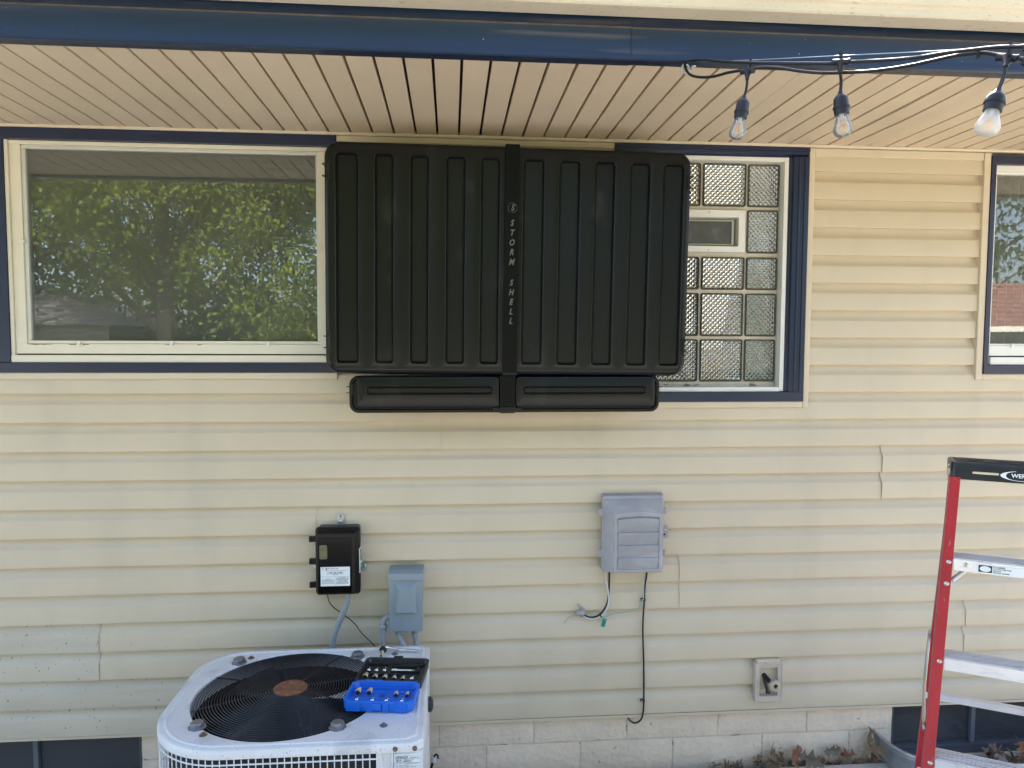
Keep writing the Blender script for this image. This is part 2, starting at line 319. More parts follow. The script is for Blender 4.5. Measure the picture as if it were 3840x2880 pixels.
# siding courses: each course a mesh, split where the vinyl panels lap
PROF = [(0.0245, 0.0012), (0.0005, 0.0), (-0.0014, 0.0008), (-0.0014, 0.004), (0.0004, 0.0765), (0.0012, 0.0785), (0.0100, 0.0880), (0.0165, 0.0985), (0.0210, 0.1110), (0.0232, 0.1270), (0.0234, 0.1360)]
def course(k, x0, x1, lap0=False, lap1=False, ztop=None, flare=0.0):
    zb = Z0 + k*P; n = max(2, int((x1-x0)/0.16)); ls = []
    rnd = random.Random(k*13+int(x0*10)); ph = [rnd.uniform(0, 6.28) for _ in range(4)]
    xs = [x0 + (x1-x0)*i/n for i in range(n+1)]
    if lap1: xs = xs[:-1] + [x1-0.05, x1-0.02, x1]
    if lap0: xs = [x0, x0+0.02, x0+0.05] + xs[1:]
    for x in xs:
        w = 0.0009*math.sin(1.7*x+k*2.1) + 0.0006*math.sin(4.1*x+k*1.3); dz = 0.0012*math.sin(0.9*x+k*0.35) + 0.0005*math.sin(2.3*x+k*0.8)
        l = []
        for i, (y, z) in enumerate(PROF):
            yy = y + w*(1 if i < 7 else 0.3)
            if lap1 and x > x1-0.06: yy -= 0.0030 + (flare*math.sin(math.pi*min(1, z/0.12)) if x > x1-0.021 else 0)
            if lap0 and x < x0+0.06: yy -= 0.0030 + (flare*math.sin(math.pi*min(1, z/0.12)) if x < x0+0.015 else 0)
            zz = zb + z + dz
            if ztop: zz = min(zz, ztop)
            l.append((x, yy, zz))
        ls.append(l)
    low = k <= 3 and x1 < 0.1
    if lap1: ls.append([(x1+0.0002, p[1]+0.0012, p[2]) for p in ls[-1]])
    if lap0: ls.insert(0, [(x0-0.0002, p[1]+0.0012, p[2]) for p in ls[0]])
    return MB().loops(ls, closed=False).build('siding_course', M_siding_low if low else M_siding, wall, smooth=28)
seams = {0: [-0.084], 1: [-0.084], 2: [-1.553, 2.492], 3: [-1.549, 2.495], 4: [1.068], 5: [1.066], 7: [-0.602], 8: [2.044], 9: [2.042], 10: [-0.046], 11: [-0.046]}
for k in range(0, 21):
    rng_ = [(-3.6, 4.3)] if k <= 11 else ([(-3.6, 0.775), (1.60, 4.3)] if k == 12 else [(-3.6, -1.935), (-0.505, 0.775), (1.60, 2.52), (3.42, 4.3)])
    for a, b_ in rng_:
        cuts = [c for c in sorted(seams.get(k, [])) if a < c < b_]; edges = [a] + cuts + [b_]
        for i in range(len(edges)-1):
            course(k, edges[i] - (0.022 if i and edges[i] < 0 else 0), edges[i+1] + (0.022 if i < len(edges)-2 and edges[i+1] > 0 else 0), lap0=(i > 0 and edges[i] > 0), lap1=(i < len(edges)-2 and edges[i+1] < 0), ztop=2.912 if k == 20 else None,
                   flare=0.005 if k in (8, 9) else 0.001)
# starter hem and J-channel trims
mb = MB(); mb.box(-3.6, 4.3, -0.004, 0.018, Z0-0.012, Z0-0.001); mb.build('starter_strip', M_trim, wall)
def trim(name, x0, x1, y0, y1, z0, z1, mat=None, par=None, bevel=0.003): return MB().box(x0, x1, y0, y1, z0, z1).build(name, mat or M_trim, par or wall, bevel=bevel)
trim('trim_channel', -1.9455, -0.50, -0.010, 0.03, 1.846, 1.876); trim('trim_channel', -1.978, -1.9457, -0.011, 0.03, 1.846, 2.9035); trim('trim_channel', -3.6, -1.979, -0.008, 0.03, 2.868, 2.9035)
trim('trim_channel', -0.494, 0.733, -0.010, 0.03, 2.879, 2.904)
trim('trim_channel', 0.70, 1.6375, -0.010, 0.03, 1.712, 1.741)
trim('trim_channel', 1.638, 1.665, -0.011, 0.03, 1.712, 2.904)
trim('trim_channel', 1.666, 2.486, -0.008, 0.03, 2.868, 2.9035)
trim('trim_channel', 2.487, 2.520, -0.011, 0.03, 1.842, 2.9025)
trim('trim_channel', 2.5205, 4.3, -0.010, 0.03, 1.842, 1.868)

# ------------------------------------------------------------------ soffit
sof = MB().box(-4.3, 4.4, -0.93, 0.02, ZS+0.022, ZS+0.03).build('soffit', M_cavity, house)
GX, GS = 0.03694, 0.093475
gi = -44
for gi in range(-43, 46):
    x0 = GX + gi*GS + 0.0050; x1 = GX + (gi+1)*GS - 0.0050
    sag = 0.010 if gi == 19 else (0.005 if gi == 18 else 0.0)
    cover = (gi == 11)
    mb = MB(); n = 8; ls = []
    for i in range(n+1):
        y = -0.936 + 0.936*i/n; d = sag*math.sin(math.pi*i/n)**2 + 0.0008*math.sin(gi*1.7+i)
        xr = x1 + (0.0090 if cover and i < n-1 else 0.0)
        tw = 0.4*sag*math.sin(math.pi*i/n)
        ls.append([(x0, y, ZS+0.02), (x0, y, ZS+0.001-d), (x0+0.001, y, ZS-d), ((x0+x1)/2, y, ZS-d-0.0006), (xr-0.001, y, ZS-d-tw), (xr, y, ZS+0.001-d-tw), (xr, y, ZS+0.02)])
    mb.loops(ls, closed=False).build('soffit_panel', M_soffit, sof, smooth=35)
mb = MB(); mb.prism([(-0.017, 2.905), (0.02, 2.905), (0.02, 2.9165), (-0.022, 2.9165), (-0.022, 2.911)], 'x', -4.2, 4.4)
mb.build('soffit_channel', M_trim, house, bevel=0.001)
trim('soffit_nail', 0.79, 0.796, -0.012, -0.006, 2.905, 2.912, M_bolt, house, bevel=0)
# fascia in two lengths, the left lapping the right
def fascia(x0, x1, o):
    pr = [(-0.936, 2.9145-o), (-0.936, 2.905-o), (-0.940, 2.902-o), (-0.984-o, 2.902-o), (-0.988-o, 2.906-o), (-0.988-o, 2.915), (-0.985-o, 2.922), (-0.985-o, 2.996), (-0.9875-o, 3.0), (-0.985-o, 3.004), (-0.985-o, 3.10), (-0.936, 3.10)]
    f = MB().prism(pr, 'x', x0, x1).build('fascia_board', M_fascia, house, smooth=40)
    MB().box(x0, x1, -0.9882-o, -0.984, 2.9965, 3.0015).build('dust_line', M_dust, f)
    return f
fascia(-4.3, 0.565, 0.0018); fascia(0.548, 4.4, 0.0)
MB().box(0.5635, 0.5665, -0.9895, -0.985, 2.905, 3.09).build('lap_edge', M_navy, house)
# K-style gutter: bottom, front lip, ogee
gp = [(-0.990, 3.16), (-0.990, 3.032), (-0.994, 3.0285), (-1.070, 3.0285), (-1.076, 3.033), (-1.078, 3.050), (-1.080, 3.054), (-1.090, 3.060), (-1.100, 3.085), (-1.108, 3.105), (-1.118, 3.115), (-1.120, 3.145), (-1.112, 3.148), (-1.112, 3.118), (-1.10, 3.11), (-1.072, 3.06), (-1.068, 3.036), (-0.996, 3.036), (-0.996, 3.16)]
MB().prism(gp, 'x', -4.3, 4.4).build('gutter', M_gutter, house, smooth=35)
MB().prism([(-1.05, 3.150), (4.0, 4.55), (4.0, 4.70), (-1.05, 3.175)], 'x', -4.5, 4.6).build('roof', M_roofown, house)
MB().prism([(4.0, 4.55), (8.0, 3.2), (8.0, 3.35), (4.0, 4.70)], 'x', -4.5, 4.6).build('roof', M_roofown, house)
for sx in (-4.2, 4.3): MB().prism([(-0.93, 2.95), (7.1, 2.95), (7.1, 3.40), (4.0, 4.52), (-0.93, 3.14)], 'x', sx, sx+0.1).build('gable_wall', M_siding, house)

# ------------------------------------------------------------------ picture window (left)
pw = MB().box(-1.94, -0.50, 0.095, 0.115, 1.90, 1.93).build('picture_window', M_frame, house)   # inner sill carries the parts
def W(name, x0, x1, y0, y1, z0, z1, mat, par, bevel=0.002): return MB().box(x0, x1, y0, y1, z0, z1).build(name, mat, par, bevel=bevel)
W('navy_casing', -1.945, -0.4945, -0.016, 0.03, 2.855, 2.9045, M_navy, pw)
W('navy_casing', -1.945, -1.866, -0.014, 0.03, 1.9195, 2.8545, M_navy, pw)
W('navy_casing', -1.945, -0.50, -0.018, 0.03, 1.8765, 1.919, M_navy, pw)
W('navy_casing', -0.535, -0.495, -0.014, 0.03, 1.9195, 2.8545, M_navy, pw)
W('frame', -1.8655, -1.8515, -0.008, 0.09, 1.919, 2.8545, M_frame, pw)            # outer jamb
W('frame', -1.851, -1.806, 0.002, 0.08, 1.957, 2.838, M_frame, pw)
W('frame', -1.851, -0.5355, 0.0, 0.08, 2.838, 2.8545, M_frame, pw)
W('frame', -0.578, -0.5355, 0.002, 0.08, 1.957, 2.8375, M_frame, pw)
W('frame', -1.8505, -0.5355, 0.001, 0.08, 1.957, 1.9995, M_frame, pw)             # bottom rail
W('shadow_gap', -1.851, -0.5355, 0.012, 0.08, 1.9515, 1.957, M_gap, pw, 0)
W('sill', -1.868, -0.5355, -0.010, 0.09, 1.9192, 1.9515, M_frame, pw, 0.004)
W('bead', -1.8055, -1.789, 0.008, 0.05, 2.0135, 2.8215, M_bead, pw)
W('bead', -0.586, -0.5785, 0.008, 0.05, 2.0135, 2.8215, M_bead, pw)
W('bead', -1.8055, -0.5785, 0.007, 0.05, 2.822, 2.8375, M_bead, pw)
W('bead', -1.8055, -0.5785, 0.007, 0.05, 2.0000, 2.013, M_frame, pw)
MB().add([(-1.80, 0.022, 2.005), (-0.575, 0.022, 2.005), (-0.575, 0.022, 2.83), (-1.80, 0.022, 2.83)], [(0,1,2,3)]).build('pane', M_pane, pw)
mb = MB()
def clip(cx, cz, ang=0.0):
    mb = MB(); mb.M = Matrix.Translation((cx, -0.001, cz)) @ Matrix.Rotation(ang, 4, 'Y')
    mb.prism(rrect(-0.006, 0.006, -0.011, 0.011, 0.005, 4), 'y', -0.004, 0.0); mb.lathe([(0.0035, 0), (0.003, 0.002), (0.0, 0.0025)], (0, -0.004, -0.004), (0, -1, 0), 8)
    mb.build('sash_clip', M_white, pw, smooth=40)
for cx, cz, a in ((-1.592, 2.001, 0.1), (-1.207, 2.001, 0.35), (-0.797, 2.0005, 0.0)): clip(cx, cz, a)
clip(-1.809, 2.432, 1.57); clip(-0.580, 2.42, 1.57)
# paint worn off along the lower rail
for x0_, w_ in ((-1.80, 0.10), (-1.635, 0.035), (-1.58, 0.03), (-1.235, 0.03), (-1.10, 0.02)):
    rr_ = random.Random(int(x0_*100)); mb = MB(); mb.add([(x0_ + w_*i/8, 0.0005, 1.9965 - (0.0035*rr_.random() if 0 < i < 8 else 0)) for i in range(9)] + [(x0_ + w_*i/8, 0.0005, 1.998) for i in range(8, -1, -1)], [tuple(range(18))])
    mb.build('bare_wood_chip', M_rustbolt, pw)
# horizontal blind behind the pane
bl = MB().box(-1.93, -0.51, 0.085, 0.105, 2.868, 2.893).build('window_blind', M_blind, house)
for i in range(34):
    z = 1.915 + i*0.028; mb = MB(); mb.loops([[(x, 0.089, z-0.015), (x, 0.0925, z+0.001), (x, 0.095, z+0.016)] for x in (-1.925, -0.515)], closed=False)
    mb.build('slat', M_blind, bl)

# ------------------------------------------------------------------ glass block window
gw = MB().box(0.78, 1.598, 0.115, 0.125, 1.77, 2.895).build('glass_block_window', M_gap, house)
def casing_v(x0, x1, z0, z1):          # stepped navy casing with ribs, upright
    w = x1-x0
    pr = [(x0, 0.03), (x0, 0.004), (x0+0.006, 0.0), (x0+0.14*w, -0.002), (x0+0.2*w, -0.010), (x0+0.42*w, -0.012), (x0+0.45*w, -0.016), (x0+0.52*w, -0.016), (x0+0.55*w, -0.012), (x0+0.72*w, -0.013), (x0+0.75*w, -0.017), (x0+0.97*w, -0.017), (x1, -0.014), (x1, 0.03)]
    return MB().prism(pr, 'z', z0, z1).build('navy_casing', M_navy, gw, smooth=30)
casing_v(1.548, 1.6375, 1.7855, 2.861)
pr = [(0.03, 2.8615), (0.004, 2.8615), (0.0, 2.866), (-0.012, 2.872), (-0.013, 2.884), (-0.017, 2.887), (-0.017, 2.904), (0.03, 2.904)]
MB().prism(pr, 'x', 0.733, 1.6375).build('navy_casing', M_navy, gw, smooth=30)
W('navy_casing', 0.733, 1.6365, -0.018, 0.03, 1.7412, 1.785, M_navy, gw)
W('navy_casing', 0.733, 0.79, -0.012, 0.03, 1.7855, 2.861, M_navy, gw)
W('frame', 1.528, 1.5478, 0.004, 0.12, 1.787, 2.861, M_white, gw)
W('frame', 0.79, 1.528, 0.006, 0.12, 2.842, 2.8612, M_white, gw)
W('frame', 0.79, 1.528, -0.004, 0.05, 1.7855, 1.808, M_white, gw, 0.004)
W('frame', 0.79, 1.5275, 0.05, 0.12, 1.7855, 1.829, M_mortar, gw)
W('frame', 0.791, 0.80, 0.01, 0.12, 1.808, 2.842, M_white, gw)
mb = MB(); mb.box(0.80, 1.528, 0.0585, 0.114, 1.828, 2.431); mb.box(0.80, 1.528, 0.0585, 0.114, 2.628, 2.842); mb.box(0.80, 0.948, 0.0585, 0.114, 2.431, 2.628); mb.box(1.365, 1.528, 0.0585, 0.114, 2.431, 2.628); mb.build('mortar', M_joint, gw)
GB = {}
def glass_block(x0, x1, z0, z1):
    w, h = round(x1-x0, 3), round(z1-z0, 3)
    if (w, h) not in GB:
        mb = MB(); e = 0.0085; y = -0.006
        o = rrect(0, w, 0, h, 0.008, 2); i1 = rrect(0.004, w-0.004, 0.004, h-0.004, 0.006, 2); i2 = rrect(e-0.002, w-e+0.002, e-0.002, h-e+0.002, 0.004, 2)
        mb.loops([[(a, 0.02, c) for a, c in o], [(a, y+0.004, c) for a, c in o], [(a, y, c) for a, c in i1], [(a, y+0.004, c) for a, c in i2], [(a, y+0.009, c) for a, c in i2]], True)
        mb.cur = 1
        nx = max(4, 2*round((w-2*e)/0.0235)); nz = max(4, 2*round((h-2*e)/0.0235)); dx = (w-2*e)/nx; dz = (h-2*e)/nz
        X = lambda i: e + i*dx; Z = lambda j: e + j*dz; yb, yp = 0.0025, -0.0026
        idx = {}; vs_ = []
        def V(i, j, pk):
            if (i, j) not in idx: idx[(i, j)] = len(vs_); vs_.append((X(i), yp if pk else yb, Z(j)))
            return idx[(i, j)]
        fs = []
        for i in range(0, nx+1):
            for j in range(0, nz+1):
                if (i+j) % 2: continue
                c = V(i, j, True); nb = [(i+1, j), (i, j+1), (i-1, j), (i, j-1)]
                for q in range(4):
                    a, b2 = nb[q], nb[(q+1) % 4]
                    if 0 <= a[0] <= nx and 0 <= a[1] <= nz and 0 <= b2[0] <= nx and 0 <= b2[1] <= nz: fs.append((c, V(*a, False), V(*b2, False)))
        mb.add(vs_, fs)
        o_ = mb.build('glass_block', [M_blockedge, M_glassblock], gw); GB[(w, h)] = o_
    else:
        o_ = GB[(w, h)].copy(); COL.objects.link(o_); o_.parent = gw
    o_.location = (x0, 0.0530, z0); o_.rotation_euler = (R(random.uniform(-0.5, 0.5)), 0, R(random.uniform(-0.5, 0.5))); return o_
cols = [(0.802, 0.937), (0.947, 1.151), (1.162, 1.366), (1.376, 1.525)]
rows = [(1.832, 2.028), (2.043, 2.243), (2.2595, 2.410), (2.430, 2.629), (2.643, 2.838)]
for ri, (z0_, z1_) in enumerate(rows):
    for ci, (x0_, x1_) in enumerate(cols):
        if ri == 3 and ci in (1, 2): continue
        glass_block(x0_, x1_, z0_, z1_)
vt = MB(); o = rrect(0.949, 1.364, 2.432, 2.627, 0.003, 1); i_ = rrect(0.985, 1.332, 2.459, 2.592, 0.003, 1)
vt.loops([[(a, 0.066, c) for a, c in o], [(a, 0.044, c) for a, c in o], [(a, 0.041, c) for a, c in rrect(0.952, 1.361, 2.435, 2.624, 0.003, 1)], [(a, 0.041, c) for a, c in i_], [(a, 0.075, c) for a, c in i_]])
vent = vt.build('vent_sash', M_white, gw)
vt = MB(); o = rrect(0.986, 1.331, 2.460, 2.591, 0.002, 1); i_ = rrect(1.00, 1.305, 2.472, 2.576, 0.002, 1)
vt.loops([[(a, 0.07, c) for a, c in o], [(a, 0.058, c) for a, c in i_], [(a, 0.064, c) for a, c in i_]]); vt.build('sash_frame', M_bead, vent)
MB().box(0.99, 1.325, 0.0635, 0.065, 2.465, 2.586).build('screen', pm('vent_screen', (0.075, 0.072, 0.068), 0.4, var=0.2, vscale=14, spots=((0.2, 0.19, 0.18), 14, 0.6, 0.8, 0.5)), vent)
for cx, cz in ((1.19, 2.615), (1.19, 2.443)): MB().lathe([(0.003, 0), (0.0, 0.0015)], (cx, 0.041, cz), (0, -1, 0), 8).build('screw', M_rustbolt, vent)

# ------------------------------------------------------------------ right window
rw = MB().box(2.54, 3.4, 0.095, 0.115, 1.90, 1.93).build('side_window', M_white, house)
W('navy_casing', 2.5205, 3.45, -0.016, 0.03, 2.850, 2.892, M_navy, rw)
MB().prism([(2.5205, 0.03), (2.5205, -0.016), (2.537, -0.016), (2.540, -0.010), (2.549, -0.009), (2.5535, 0.0), (2.5535, 0.03)], 'z', 1.912, 2.8495).build('navy_casing', M_navy, rw, smooth=30)
W('navy_casing', 2.5205, 3.45, -0.018, 0.03, 1.8685, 1.9115, M_navy, rw)
W('frame', 2.554, 3.4, 0.0, 0.08, 2.823, 2.8495, M_white, rw); W('frame', 2.554, 2.558, 0.0, 0.08, 1.912, 2.823, M_white, rw)
W('bead', 2.5585, 3.4, 0.004, 0.05, 2.808, 2.8225, M_white, rw); W('bead', 2.5585, 2.5635, 0.004, 0.05, 2.013, 2.808, M_white, rw)
W('frame', 2.5585, 3.4, 0.001, 0.08, 1.955, 2.0045, M_white, rw); W('bead', 2.5585, 3.4, 0.005, 0.05, 2.005, 2.0128, M_white, rw)
W('shadow_gap', 2.5585, 3.4, 0.012, 0.08, 1.949, 1.955, M_gap, rw, 0); W('sill', 2.5585, 3.4, -0.009, 0.09, 1.912, 1.949, M_white, rw, 0.004)
MB().add([(2.56, 0.022, 2.005), (3.4, 0.022, 2.005), (3.4, 0.022, 2.815), (2.56, 0.022, 2.815)], [(0,1,2,3)]).build('pane', M_pane, rw)
mb = MB(); mb.loops([[(2.55+0.006*i, 0.11+0.012*math.sin(i*0.9), z) for i in range(142)] for z in (1.94, 2.86)], closed=False).build('curtain', M_curtain, rw, smooth=60)
mb = MB(); mb.M = Matrix.Translation((2.672, -0.002, 2.003)) @ Matrix.Rotation(0.4, 4, 'Y'); mb.prism(rrect(-0.006, 0.006, -0.011, 0.011, 0.005, 4), 'y', -0.004, 0.0); mb.build('sash_clip', M_white, rw, smooth=40)

# ------------------------------------------------------------------ painted block foundation
fd = MB().box(-1.392, 2.158, 0.032, 0.2, -0.35, 0.262).build('foundation', M_mortar, house)
MB().box(-4.2, -3.0, 0.03, 0.2, -0.35, 0.262).build('foundation', M_block, house)
MB().box(-3.0, 4.4, 0.21, 0.23, -0.35, 0.262).build('foundation', M_gap, house)  # dark backing sheet behind the basement panes, unlit depth put into its colour
def cblock(x0, x1, z0, z1, k):
    rr_ = random.Random(k); mb = MB(); nx, nz = 10, 4; ls = []
    j = lambda s_: rr_.uniform(-s_, s_)
    for a in range(nz+1):
        ls.append([(x0+(x1-x0)*i/nx + (j(0.0015) if i in (0, nx) else 0), 0.0255 + j(0.0008) + (0.004 if i in (0, nx) or a in (0, nz) else 0), z0+(z1-z0)*a/nz + (j(0.002) if a in (0, nz) else 0)) for i in range(nx+1)])
    mb.loops(ls, closed=False)
    for e_ in (0, -1): pass
    bot = ls[0]; top = ls[-1]
    mb.loops([bot, [(p[0], 0.05, p[2]) for p in bot]], closed=False); mb.loops([top, [(p[0], 0.05, p[2]) for p in top]], closed=False)
    lf = [l[0] for l in ls]; rt_ = [l[-1] for l in ls]
    mb.loops([lf, [(p[0], 0.05, p[2]) for p in lf]], closed=False); mb.loops([rt_, [(p[0], 0.05, p[2]) for p in rt_]], closed=False)
    mb.build('block', M_block, fd, smooth=50)
jt = [-1.395, -0.945, -0.50, -0.055, 0.388, 0.833, 1.279, 1.723, 2.160]
for i in range(len(jt)-1): cblock(jt[i]+0.003, jt[i+1]-0.003, 0.126, 0.262, i)
jb = [-1.395, -1.17, -0.725, -0.28, 0.165, 0.610, 1.058, 1.500, 1.941, 2.160]
for i in range(len(jb)-1): cblock(jb[i]+0.003, jb[i+1]-0.003, -0.07, 0.117, 50+i)
# basement windows
def basement(x0, x1, mull, z0, par=house):
    b0 = MB().box(x0, x1, 0.085, 0.10, z0-0.002, z0+0.012).build('basement_window', M_boxdull, par)
    fm = pm('basement_frame', (0.075, 0.08, 0.095), 0.45)
    W('frame', x0, x0+0.018, 0.05, 0.10, z0, 0.262, fm, b0); W('frame', x1-0.018, x1, 0.05, 0.10, z0, 0.262, fm, b0)
    W('frame', x0, x1, 0.045, 0.10, z0-0.02, z0, fm, b0); W('frame', x0, x1, 0.04, 0.12, z0-0.045, z0-0.0205, fm, b0)
    for mx_ in mull: W('mullion', mx_-0.011, mx_+0.011, 0.052, 0.09, z0, 0.262, pm('mullion_grey', (0.13, 0.145, 0.17), 0.45), b0)
    MB().add([(x0, 0.07, z0-0.01), (x1, 0.07, z0-0.01), (x1, 0.07, 0.262), (x0, 0.07, 0.262)], [(0,1,2,3)]).build('pane', M_pane_dark, b0)
    return b0
basement(2.164, 3.05, [2.60], 0.018); basement(-2.6, -1.396, [-1.862], 0.0)
MB().box(2.163, 3.06, 0.03, 0.2, -0.2, -0.03).build('foundation', M_block, house)
MB().box(3.06, 4.4, 0.0255, 0.2, -0.35, 0.262).build('foundation', M_block, house)
MB().box(-3.0, -1.3965, 0.0255, 0.2, -0.35, -0.045).build('foundation', M_block, house); MB().box(-3.0, -2.6005, 0.0255, 0.2, -0.0449, 0.262).build('foundation', M_block, house)

# ================================================================== WINDOW WELL
ww = thing('window_well', 'galvanised steel window well curving out from the basement window', 'window well', (2.56, 0.02, -0.05))
def wellpath(inset=0.0):
    pts = []; a_, b_ = 0.50-inset, 0.335-inset
    for i in range(41):
        t = math.pi*i/40; c_, s_ = math.cos(t), math.sin(t)
        pts.append((2.56 - a_*math.copysign(abs(c_)**0.62, c_), 0.024 - b_*abs(s_)**0.62))
    return pts
wp = wellpath(); zs_ = [0.118, 0.10, 0.085, 0.06, 0.03, 0.0, -0.03, -0.06, -0.10]
ls = []
for i, z in enumerate(zs_):
    pp = wellpath(0.0 if i < 2 else (0.010 if i % 2 else 0.002)); ls.append([(p[0], p[1], z) for p in pp])
o = MB().loops(ls, closed=False).build('well_wall', M_galv, ww, smooth=50); o.modifiers.new('t', 'SOLIDIFY').thickness = 0.0015
MB().tube([(p[0], p[1], 0.118) for p in wp], 0.009, 8).build('rolled_rim', M_galv, ww, smooth=60)
MB().prism([(p[0], p[1]) for p in wellpath(0.012)], 'z', -0.09, -0.035).build('well_floor', M_slab, ww)

# ================================================================== TV ENCLOSURE
tv = thing('television_enclosure', 'large ribbed black plastic outdoor television cover with centre strap under the soffit', 'television cover', (0.2435, -0.10, 1.879), (0.024, 0.008, 0))
HW, HH = 0.7595, 0.941
def shell_body():
    mb = MB(); yb, yf, r = 0.02, -0.130, 0.062
    def L(i, y, rr): return [(a, y, c) for a, c in rrect(-HW+i, HW-i, i, HH-i, rr, 8)]
    inr = [(a, yf, c) for a, c in rrect(-HW+0.028, HW-0.028, 0.028, HH-0.028, 0.0005, 8)]
    mb.loops([L(0.004, yb, r), L(0.0, -0.05, r), L(-0.004, -0.052, r), L(-0.004, -0.066, r), L(0.0, -0.068, r), L(0.001, yf+0.018, r), L(0.005, yf+0.006, r-0.004), L(0.014, yf+0.0005, r-0.012), L(0.022, yf, r-0.02), inr], True, True)
    ribs = [(-0.714, -0.622), (-0.557, -0.480), (-0.414, -0.337), (-0.268, -0.188), (-0.126, -0.046), (0.048, 0.138), (0.198, 0.287), (0.347, 0.434), (0.496, 0.583), (0.637, 0.741)]
    ribs = [(a+0.0, b_) for a, b_ in ribs]
    ed = [-HW+0.028]
    for i in range(9): ed.append((ribs[i][1]+ribs[i+1][0])/2 if i != 4 else 0.001)
    ed.append(HW-0.028)
    for i, (a, b_) in enumerate(ribs):
        z0_, z1_ = 0.045, 0.893 - 0.0006*i; r1 = 0.014
        b_ = min(b_, ed[i+1]-0.004)
        cell = [(x, yf, z) for x, z in rrect(ed[i], ed[i+1], 0.028, HH-0.028, 0.0005, 8)]
        def Q(i2, y, rr): return [(x, y, z) for x, z in rrect(a+i2, b_-i2, z0_+i2, z1_-i2, rr, 8)]
        mb.loops([cell, Q(-0.003, yf, r1), Q(-0.001, yf-0.0006, r1), Q(0.001, yf+0.001, r1), Q(0.005, yf+0.013, r1-0.003), Q(0.0070, yf+0.0155, r1-0.005), Q(0.0090, yf+0.0155, r1-0.006), Q(0.0105, yf+0.0135, r1-0.007)], True, False, True)
    return mb.build('cover', M_shell, tv, smooth=32, local=True)
cover = shell_body()
mb = MB(); mb.prism(rrect(-0.027, 0.033, 0.012, HH+0.006, 0.004, 3), 'y', -0.1375, -0.12); strap = mb.build('strap', M_strap, tv, smooth=30, local=True, bevel=0.0015)
MB().box(-0.027, 0.033, -0.1365, -0.10, -0.002, 0.0115).build('strap_end', M_shell, tv, local=True, bevel=0.002)
mb = MB(); z = 0.628
for ch in 'STORM':
    v, f = text_geo(ch, 0.034, shear=0.28, bold=0.0011); mb.add([(0.003+p[0]*0.78, -0.1377-p[2], z+p[1]) for p in v], f); z -= 0.0398
z -= 0.045
for ch in 'SHELL':
    v, f = text_geo(ch, 0.034, shear=0.28, bold=0.0011); mb.add([(0.003+p[0]*0.78, -0.1377-p[2], z+p[1]) for p in v], f); z -= 0.0398
mb.build('lettering', M_letter, strap, local=True)
mb = MB(); v, f = text_geo('S', 0.034, shear=0.28, bold=0.0011); mb.add([(0.005+p[0]*0.78, -0.1377-p[2], 0.690+p[1]) for p in v], f)
for a0, r0, r1 in ((0.2, 0.0165, 0.0225), (2.3, 0.0165, 0.0225), (4.4, 0.0165, 0.0225)):
    n = 16; inn = []; outt = []
    for i in range(n+1):
        t = i/n; a = a0 + 2.7*t; rr_ = r0 + (r1-r0)*t; w = 0.0014*math.sin(math.pi*min(1, t*1.2+0.05))+0.0002
        inn.append((0.005+(rr_-w/2)*math.cos(a), -0.1381, 0.690+(rr_-w/2)*math.sin(a))); outt.append((0.005+(rr_+w/2)*math.cos(a), -0.1381, 0.690+(rr_+w/2)*math.sin(a)))
    mb.loops([inn, outt], closed=False)
mb.build('emblem', M_letter, strap, local=True)
def latch(par, x, y, z, s, small=1.0, name='latch'):
    mb = MB(); h = 0.045*small
    mb.prism(rrect(x-0.010*small-s*0.006, x+0.010*small-s*0.006, z-h, z+h, 0.008*small, 4), 'y', y-0.0035, y)
    mb.box(x-0.005*small-s*0.004, x+0.006*small-s*0.004, y-0.010, y-0.003, z-h*0.72, z+h*0.72)
    for dz in (-0.55, 0.55):
        mb.tube(smooth_path([(x-s*0.006, y-0.008, z+dz*h), (x+s*0.004, y-0.016, z+dz*h), (x+s*0.016, y-0.008, z+dz*h), (x+s*0.016, y+0.012, z+dz*h), (x+s*0.006, y+0.035, z+dz*h*0.9)], 4), 0.0022*small, 6)
    mb.tube([(x-s*0.006, y-0.009, z-0.55*h), (x-s*0.006, y-0.009, z+0.55*h)], 0.003*small, 6)
    return mb.build(name, M_blackmetal, par, smooth=40, local=True)
latch(tv, -0.747, -0.129, 0.822, -1, 0.95); latch(tv, -0.747, -0.129, 0.131, -1, 0.95); latch(tv, 0.748, -0.129, 0.815, 1, 0.95); latch(tv, 0.748, -0.129, 0.128, 1, 0.95)
MB().box(-0.25, 0.25, 0.02, 0.098, 0.3, 0.7).build('wall_mount', M_blackmetal, tv, local=True)

